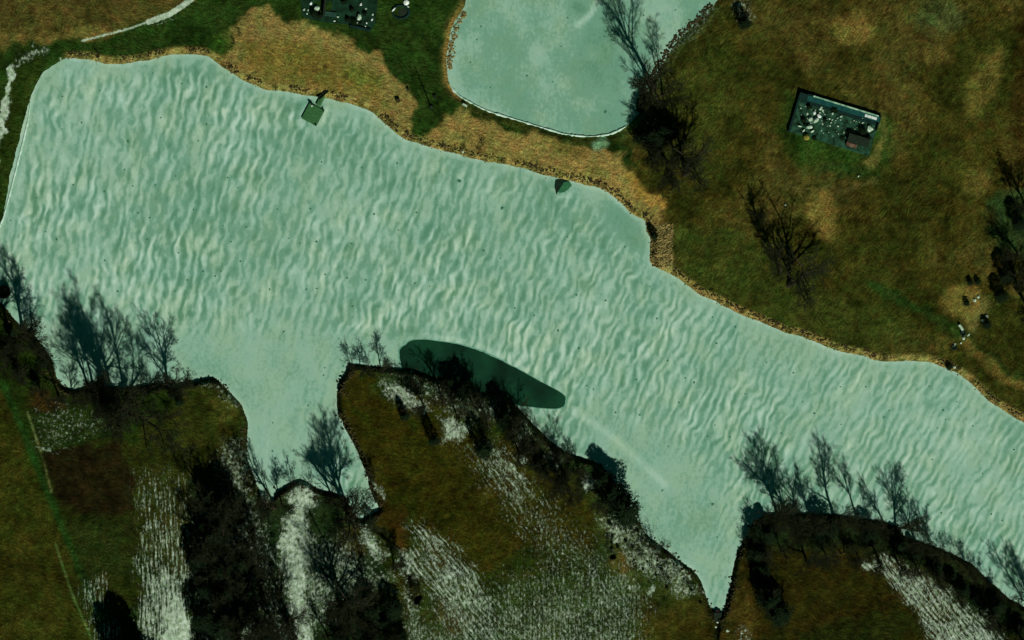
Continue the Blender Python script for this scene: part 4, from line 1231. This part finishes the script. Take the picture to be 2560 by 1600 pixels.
small_box("bench", 1020, 224, .6, .7, .5, .3, m_dark, "small dark bench at the corner of the tan field", "bench")
small_box("picnic_table", 995, 252, 1.1, .9, .7, .2, m_tuft, "low dark table on the tan field left of the pole", "table")
small_box("bench", 1087, 243, .7, .9, .5, .1, m_dark, "small dark bench just right of the pole", "bench")
small_box("bench", 1162, 263, 1.3, .55, .45, math.radians(-28), m_pale, "pale bench below the snowy left corner of the upper pond", "bench")
stone(1158, 380, 3.5, "grey stone near a dark patch on the tan bank between lake and pond")
for (x, y, h) in ((1160, 372, 1.5), (1208, 360, 2.2), (1200, 380, 2.0), (690, 226, 1.0), (243, 130, 1.6), (600, 85, 2.0), (585, 105, 1.8)):
    put_tree('shrub', 'shrub', x, y, h, 1.1, int(x), {1160: "small dark shrub by the shore left of the tan bank's middle", 1208: "dark shrub in the middle of the tan bank between lake and pond",
             1200: "lower shrub by the shore under the tan bank's middle", 690: "low shrub at the shore left of the dock", 243: "small dark shrub above the upper left ice edge",
             600: "dark shrub at the upper left corner of the tan field", 585: "dark shrub at the left side of the tan field"}[x], None, 'shrub', None, 'stems')

# ------------------------------------------------------------------ walled ruin on the right meadow
m_wall = noise_mat("dark_wall", A(8, 30, 26), A(16, 44, 36), 1.0)
m_teal = noise_mat("painted_slab", A(10, 56, 54), A(24, 76, 66), .9)
m_coping = noise_mat("frosted_coping", A(90, 140, 110), A(160, 196, 160), .9)
m_floor = noise_mat("mossy_floor", A(12, 34, 14), A(40, 80, 58), .8)
m_brownb = noise_mat("rusty_sheet", A(62, 44, 34), A(110, 90, 70), 1.2)
m_yel = noise_mat("yellow_bush", A(96, 100, 30), A(170, 168, 80), 2.0)
x0, y0 = W(2000, 229)
ang = math.atan2(-(295 - 232), 205.0)
rz = hgt(2090, 300)
ru = empty("walled_yard", (x0, y0, rz), ang); tag(ru, "roofless rectangular walled yard with a long teal roof strip on the right meadow", "ruin")
Lx = 21.2; Ly = 10.6
mb = MB(); box(mb, Lx / 2, -Ly / 2, -.3, .06, Lx - .3, Ly - .3); build(mb, "floor", m_floor, ru)
mb = MB(); box(mb, Lx / 2, -.2, -.3, .5, Lx, .4); build(mb, "back_wall", m_wall, ru)
mb = MB(); box(mb, .25, -Ly / 2 - .2, -.3, .6, .5, Ly - .5); build(mb, "side_wall", m_wall, ru)
mb = MB(); box(mb, Lx - .15, -2.2, -.3, .6, .3, 3.4); build(mb, "side_wall", m_wall, ru)
mb = MB(); box(mb, Lx / 2 + 1, -1.0, .51, .62, Lx - 2.4, 1.3); rf_ = build(mb, "roof_strip", m_teal, ru)
mb = MB(); box(mb, Lx / 2 + .4, -2.1, .0, .14, Lx - 1.6, .9); build(mb, "dark_strip", m_wall, ru)  # plain dark strip on the floor in front of the roof strip
mb = MB(); box(mb, Lx / 2 + 1.4, -.2, .51, .66, Lx - 4.2, .36); build(mb, "coping", m_coping, ru)
mb = MB(); box(mb, 1.1, -1.1, .1, .72, 2.2, 1.8); build(mb, "dark_cover", m_wall, ru)
zf = rz + .08
for (x, y, r, wh, sy, lb) in [(2047, 291, 6.5, 1, 1, "brightest white boulder in the walled yard"), (2035, 284, 6, 1, .7, "white boulder up left of the brightest one"),
                              (2018, 285, 4, 0, .8, "small pale boulder near the yard's left wall"), (2038, 301, 9, 0, 1, "large pale boulder below the brightest one"),
                              (2025, 298, 8, 0, .9, "greenish pale boulder left of the largest in the yard"), (2022, 317, 9.5, 0, .9, "broad pale boulder in the lower left of the yard"),
                              (2031, 328, 6.5, 0, .5, "flat pale boulder below the broad one in the yard"), (2008, 327, 5.5, 0, .5, "flat pale boulder at the lower left corner of the yard"),
                              (2000, 316, 6.5, 0, .4, "long thin pale stone near the yard's left wall"), (2051, 271, 5, 0, 1.3, "upright pale boulder at the top of the boulder group"),
                              (2056, 276, 5, 0, .7, "grey boulder right beside the topmost of the group"), (2080, 285, 4, 0, 1, "small lone boulder in the middle of the yard"),
                              (2175, 322, 9.5, 0, 1.1, "round pale boulder at the yard's right end"), (2103, 291, 4.5, 0, .9, "small dull boulder under the teal strip")]:
    stone(x, y, r, lb, bool(wh), "boulders in the walled yard", sy, None, zf)
for i_ in range(60):
    x = random.choice((random.uniform(2000, 2062), random.uniform(2060, 2165))); y = 262 + (x - 2000) * .3 + random.uniform(-2, 55) - max(0, x - 2110) * .25
    stone(x, y, random.uniform(1.2, 3.0), "small grey stone strewn over the walled yard's floor", False, "small stones strewn in the walled yard", random.uniform(.4, 1), None, zf)
x, y = W(2176, 293.5); e = empty("trough", (x, y, zf), ang); tag(e, "bright white trough under the right end of the teal strip", "trough")
mb = MB(); box(mb, 0, 0, 0, .55, 3.1, .7); build(mb, "basin", m_white, e, .04)
mb = MB(); box(mb, -.8, 0, .551, .6, .12, .72); box(mb, .2, 0, .551, .6, .12, .72); build(mb, "strap", m_pale, e)
x, y = W(2142, 357); e = empty("shed", (x, y, zf), ang); tag(e, "low dark shed with reddish top at the lower right of the walled yard", "shed")
mb = MB(); box(mb, .2, .6, -.2, 1.0, 5.2, 1.9); build(mb, "wall", m_wall, e)
mb = MB(); box(mb, .2, .6, 1.003, 1.1, 5.5, 2.2); build(mb, "roof", m_dark, e)
mb = MB(); box(mb, -1.2, -1.05, -.2, .6, 2.7, .9); bx_ = build(mb, "lean_to", m_brownb, e)
x, y = W(2015, 343)
e = empty("round_shrub", (x, y, zf)); tag(e, "small round yellow green shrub at the yard's lower left corner", "shrub")
rs_ = np.random.RandomState(8); n = 700
d = rs_.normal(0, 1, (n, 3)); d[:, 2] = np.abs(d[:, 2]); d /= np.linalg.norm(d, axis=1)[:, None]
c = d * .85 * (.8 + .2 * rs_.rand(n))[:, None]; sd_ = np.cross(d, rs_.normal(0, 1, (n, 3))); sd_ /= np.linalg.norm(sd_, axis=1)[:, None]; up_ = np.cross(sd_, d + rs_.normal(0, .5, (n, 3)))
V = np.stack([c - sd_ * .07, c - up_ * .09, c + sd_ * .07, c + up_ * .09], 1).reshape(-1, 3)
obj("foliage", mesh_np("foliage", V, [np.arange(4 * n).reshape(n, 4)], m_yel), e)
mb = MB(); cyl(mb, 0, 0, -.1, .5, .1, .05, 8); build(mb, "stem", m_bark, e)

# ------------------------------------------------------------------ rock garden at the top edge
x0, y0 = W(846, 30); gz = hgt(846, 40)
m_bed = noise_mat("dark_bed", A(6, 30, 14), A(22, 56, 36), .5)
P = [(756, 20), (762, -40), (930, -50), (940, 40), (928, 76), (900, 74), (872, 62), (830, 58), (780, 50), (758, 40)]
rg = empty("rock_garden", (x0, y0, gz)); tag(rg, "dark rock garden bed cut by the top edge above the tan field", "garden bed")
flat_poly("bed", P, .22, m_bed, rg, 3, .5, (x0, y0))
m_slab = noise_mat("slate_slab", A(26, 54, 44), A(40, 72, 58), 1)
mb = MB(); box(mb, -1.9, -.6, .2, .5, 3.0, 1.2, -.1); build(mb, "slab", m_slab, rg, .04)
mb = MB(); box(mb, 5.4, -4.1, .1, .6, 5.4, .7, -.2); build(mb, "slab", m_wall, rg, .04)
mb = MB(); box(mb, -3.4, 1.0, .2, 1.6, .5, 4.2, -.1); build(mb, "divider", m_dark, rg, .04)
for (x, y, r, wh, lb) in [(778, 8, 6, 1, "long white boulder at the top left of the rock garden"), (761, 25, 4, 0, "leftmost pale boulder of the rock garden"),
                          (771, 26, 3.4, 0, "pale boulder beside the leftmost one of the rock garden"), (768, 34, 3.5, 0, "lowest pale boulder of the rock garden's left group"),
                          (793, 21, 10, 0, "large flat grey green boulder in the left part of the rock garden"), (903, 12, 4.5, 1, "white boulder in the upper right of the rock garden"),
                          (899, 44, 10, 0, "large yellowish boulder in the right part of the rock garden"), (932, 36, 4, 0, "pale boulder at the right edge of the rock garden"),
                          (930, 50, 3.8, 1, "white boulder low on the right edge of the rock garden"), (917, 58, 3.2, 1, "small white boulder at the rock garden's lower right"),
                          (914, 66, 2.8, 0, "smallest boulder at the rock garden's lower right corner"), (895, 57, 3.2, 0, "small grey boulder below the large yellowish one"),
                          (836, 53, 3.5, 0, "lone grey boulder at the lower middle of the rock garden"), (845, 43, 3.5, 0, "dull boulder right of the slate slab in the rock garden"),
                          (915, 22, 3.5, 0, "dull boulder right of the upper right white one")]:
    stone(x, y, r, lb, bool(wh), "boulders in the rock garden", .8, None, gz + .22)
for (x, y, h) in ((785, 35, 1.3), (880, 25, 1.2), (885, 55, 1.2), (870, 50, 1.2), (900, 58, 1.0), (912, 35, 1.2), (800, 40, 1.2), (860, 5, 1.3)):
    put_tree('ever', 'garden_conifer', x, y, h * 1.2, 2.2, int(x), "low dark conifer " + {785: 'left of the slate slab', 880: 'above the large yellowish boulder', 885: 'below the yellowish boulder', 870: 'right of the lone grey boulder', 900: 'at the lower right', 912: 'right of the yellowish boulder', 800: 'just under the large flat boulder', 860: 'at the top edge'}[x] + " in the rock garden", "low conifers in the rock garden", 'conifer')
for (x, y, h, lb) in ((2022, 268, 1.2, "dark bush in the yard's upper left corner"), (2008, 300, 1.2, "dark bush by the yard's left wall"), (2062, 300, 1.0, "dark bush right of the brightest boulder in the yard"),
                      (2085, 276, 1.2, "dark bush under the teal strip in the middle of the yard"), (2125, 335, 1.4, "dark bush up left of the low shed"), (2155, 328, 1.5, "dark bush above the low shed"),
                      (2170, 345, 1.3, "dark bush right of the low shed"), (2035, 345, .9, "dark bush right of the yellow green shrub"), (2012, 312, .9, "small dark bush left of the broad pale boulder"),
                      (2105, 345, 1.0, "small dark bush left of the low shed"), (2070, 266, .9, "small dark bush just below the teal strip")):
    put_tree('ever', 'bush', x, y, h, 2.6, int(x), lb, "dark bushes in the walled yard", 'bush')
# round pit
x, y = W(1002, 30); e = empty("fire_pit", (x, y, hgt(1002, 30))); tag(e, "dark oval pit with white stones right of the rock garden", "pit")
mb = MB()
n = 24
for k, (rx, z) in enumerate(((2.5, -.05), (2.15, .4), (1.85, .35), (1.7, .08))):
    for i in range(n):
        a = 2 * math.pi * i / n; mb['v'].append((math.cos(a) * rx, math.sin(a) * rx * .8, z))
for k in range(3):
    for i in range(n): mb['f'].append([k * n + i, k * n + (i + 1) % n, (k + 1) * n + (i + 1) % n, (k + 1) * n + i])
build(mb, "rim", m_wall, e)
mb = MB()
for i in range(n):
    a = 2 * math.pi * i / n; mb['v'].append((math.cos(a) * 1.72, math.sin(a) * 1.38, .1))
mb['f'].append(list(range(n))); build(mb, "ash", m_dark, e)
stone(984, 24, 8, "long white stone on the left rim of the dark pit", True, None, .45, math.radians(60))
stone(1016, 7, 8.5, "big white stone above the dark pit at the top edge", True)
stone(1020, 17, 3.5, "small grey stone on the right rim of the dark pit")

# ------------------------------------------------------------------ outlet works on the right shore
x, y = W(2402, 819); e = empty("outlet_box", (x, y, hgt(2402, 819)), math.radians(-55)); tag(e, "white slab topped outlet box by the green ditch on the right", "outlet")
mb = MB(); box(mb, 0, 0, .55, .7, 1.7, .65); build(mb, "slab", m_pale, e, .03)
mb = MB(); box(mb, 0, 0, -.4, .545, 1.4, .5); build(mb, "box", m_wall, e)
for (x, y, lb) in ((2385, 868, "dark round drain hole below the green ditch"), (2407, 833, "dark round drain hole just below the white outlet slab")):
    xx, yy = W(x, y); e = empty("drain", (xx, yy, hgt(x, y))); tag(e, lb, "drain")
    mb = MB(); cyl(mb, 0, 0, -.3, .35, .75, .7, 16, False); cyl(mb, 0, 0, .35, .3501, .7, .55, 16, False); build(mb, "ring", m_wall, e)
    mb = MB(); cyl(mb, 0, 0, .0, .12, .56, .56, 16); build(mb, "cover", m_dark, e)
for (x, y, r, lb) in [(2386, 861, 4, "grey stone between the two drain holes"), (2408, 845, 5, "pale greenish stone under the upper drain hole"), (2420, 837, 4.5, "pale stone right of the upper drain hole"),
                      (2402, 857, 3, "tan stone beside the green ditch below the outlet"), (2386, 919, 4, "white stone at the ice edge below the outlet"), (2455, 800, 5, "pale stone beside the dark bush above the outlet"),
                      (2466, 790, 5, "pale upright stone at the foot of the tan clearing"), (2445, 742, 5, "long pale stone in the right part of the tan clearing"), (2436, 752, 5, "second pale stone in the tan clearing"),
                      (2145, 641 - 200, 3, "small pale stone on the green strip below the walled yard"), (1962, 512, 3.5, "pale stone in the meadow left of the small tan patch")]:
    stone(x, y, r, lb)
for (x, y, h, lb) in ((2466, 812, 2.0, "dark bush right of the outlet box"), (2372, 917, 1.6, "dark bush at the ice edge below the outlet"), (2416, 758, 1.4, "brown bush in the middle of the tan clearing"),
                      (2425, 706, 1.4, "left of two small dark bushes above the tan clearing"), (2443, 704, 1.4, "right of two small dark bushes above the tan clearing")):
    put_tree('ever', 'bush', x, y, h, 2.0, 1, lb, None, 'bush')
